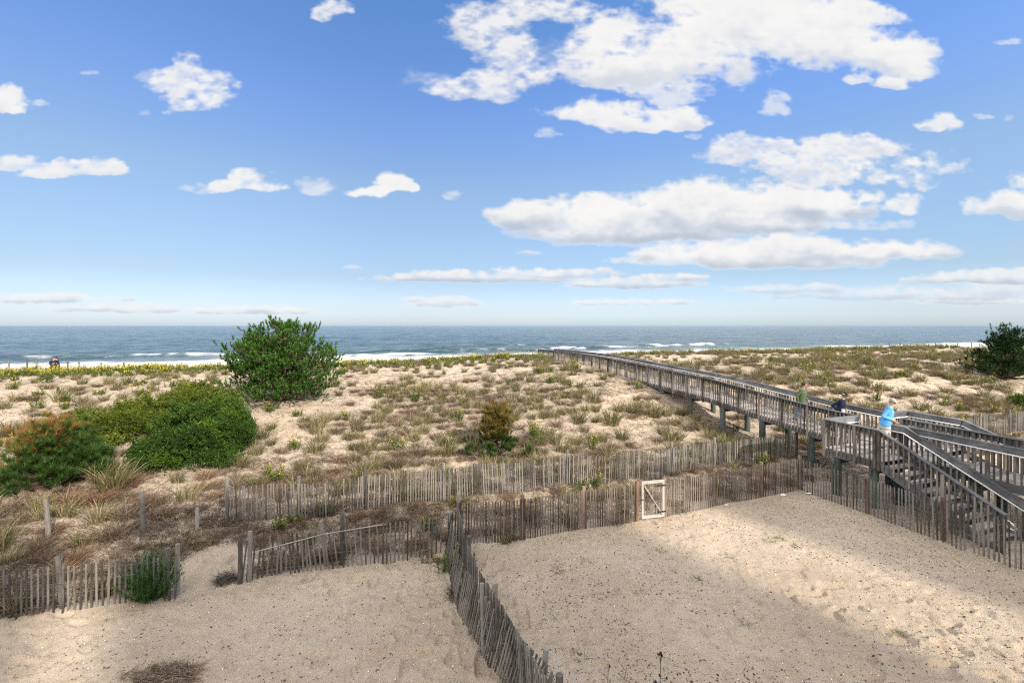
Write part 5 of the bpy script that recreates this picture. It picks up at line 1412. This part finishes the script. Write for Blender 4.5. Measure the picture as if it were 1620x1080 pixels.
# green sweater
p = W(3.08, 1.0, 0); z = dk(3.08)
person((p.x, p.y, z), (.55, -.80), 'man in a green long sleeved sweater and blue jeans walking down the boardwalk', 1.78,
       walk(.05, .22, dict(el_r=(-.07, -.27, 1.15), wr_r=(-.02, -.26, .89), el_l=(.02, .27, 1.14), wr_l=(.16, .24, .93))),
       dict(skin=M_SKIN, top=cloth('green_sweater', (.085, .125, .065)), topname='sweater', hem=-.06, legs=cloth('blue_denim', (.075, .17, .32)), shoes=cloth('dark_shoes', (.03, .03, .03)), hair=M_HAIRD))
# dark hat
p = W(1.38, 1.0, 0); z = dk(1.38)
person((p.x, p.y, z), (.62, -.78), 'woman in a black brimmed hat and dark navy jacket walking between the two men', 1.66,
       walk(.10, .20, dict(el_r=(-.20, -.24, 1.18), wr_r=(.02, -.17, 1.04), el_l=(.02, .27, 1.16), wr_l=(.20, .16, 1.05)), (1, 0, -.28)),
       dict(skin=M_SKIN2, top=cloth('navy_jacket', (.012, .02, .045)), topname='jacket', hem=-.02, legs=cloth('black_trousers', (.02, .02, .03)), shoes=cloth('black_shoes', (.02, .02, .02)), hair=M_HAIRG, hat=cloth('black_hat', (.010, .010, .012)), curl=.8))
fx, fy = .62 / .996, -.78 / .996
c = Vector((p.x + fx * .17 + fy * .10, p.y + fy * .17 - fx * .10, z))
m = MB(); n = 12; vs = []
for i in range(n + 1):
    f = i / n; zz = z + 1.00 - f * .38; wv = .10 + .05 * f
    for j in range(16): a = 2 * math.pi * j / 16; rr = wv * (1 + .14 * math.sin(5 * a + f * 3)); vs.append((c.x + fx * .5 * rr * math.cos(a) - fy * rr * math.sin(a), c.y + fy * .5 * rr * math.cos(a) + fx * rr * math.sin(a), zz))
m.add(vs, [(i * 16 + j, i * 16 + (j + 1) % 16, (i + 1) * 16 + (j + 1) % 16, (i + 1) * 16 + j) for i in range(n) for j in range(16)] + [tuple(range(16)), tuple(n * 16 + j for j in range(16))][:2])
tag(m.build('folded_cloth', cloth('white_cloth', (.75, .73, .74)), None, True), 'white cloth hanging from the hands of the woman in the black hat', 'cloth')
# light blue top
p = W(-.82, .25, 0); z = dk(-.82)
person((p.x, p.y, z), (.85, -.53), 'man in a light blue top, pale cap and sunglasses at the stairs', 1.86,
       walk(.10, .20, dict(el_r=(-.10, -.27, 1.16), wr_r=(.16, -.19, 1.05), el_l=(.10, .26, 1.13), wr_l=(.30, .20, .95)), (1, 0, -.62)),
       dict(skin=M_SKIN, top=cloth('light_blue_top', (.13, .42, .78)), topname='hooded_top', hem=-.10, flare=.040, band=cloth('cream_hem', (.62, .60, .55)), legs=cloth('pale_shorts', (.55, .57, .55)), legname='shorts', legcut=.5,
            shoes=cloth('dark_sandals', (.03, .03, .03)), hair=M_HAIRG, cap=cloth('pale_cap', (.62, .50, .45)), glasses=True, curl=.7))
# the pair by the water
def Ypx(px, t): return (t - 4.53 + 16.56) / (.941 - .339 * (px - 810) / F)
for px, t, lab, col, hh in ((84, 36.0, 'distant person in dark clothes at the beach edge, turned towards the companion', (.015, .018, .04), 1.66), (91.5, 36.4, 'taller distant person in a navy top at the beach edge', (.03, .035, .09), 1.74)):
    y = Ypx(px, t); x = (px - 810) / F * y; ztop = CAMZ - ((568.5 if px < 88 else 566.5) - 515) / F * y; zf = max(H1(x, y), ztop - hh)
    person((x, y, zf), (.9 if px < 88 else -.9, -.4), lab, hh,
           walk(.06, .04, dict(el_r=(.05, -.26, 1.17), wr_r=(.26, -.14, 1.22), el_l=(.05, .26, 1.17), wr_l=(.26, .14, 1.22))),
           dict(skin=M_SKIN, top=cloth('dark_top', col), legs=cloth('dark_trousers', (.02, .02, .03)), shoes=cloth('shoes', (.03, .03, .03)), hair=M_HAIRD), voxel=.016)
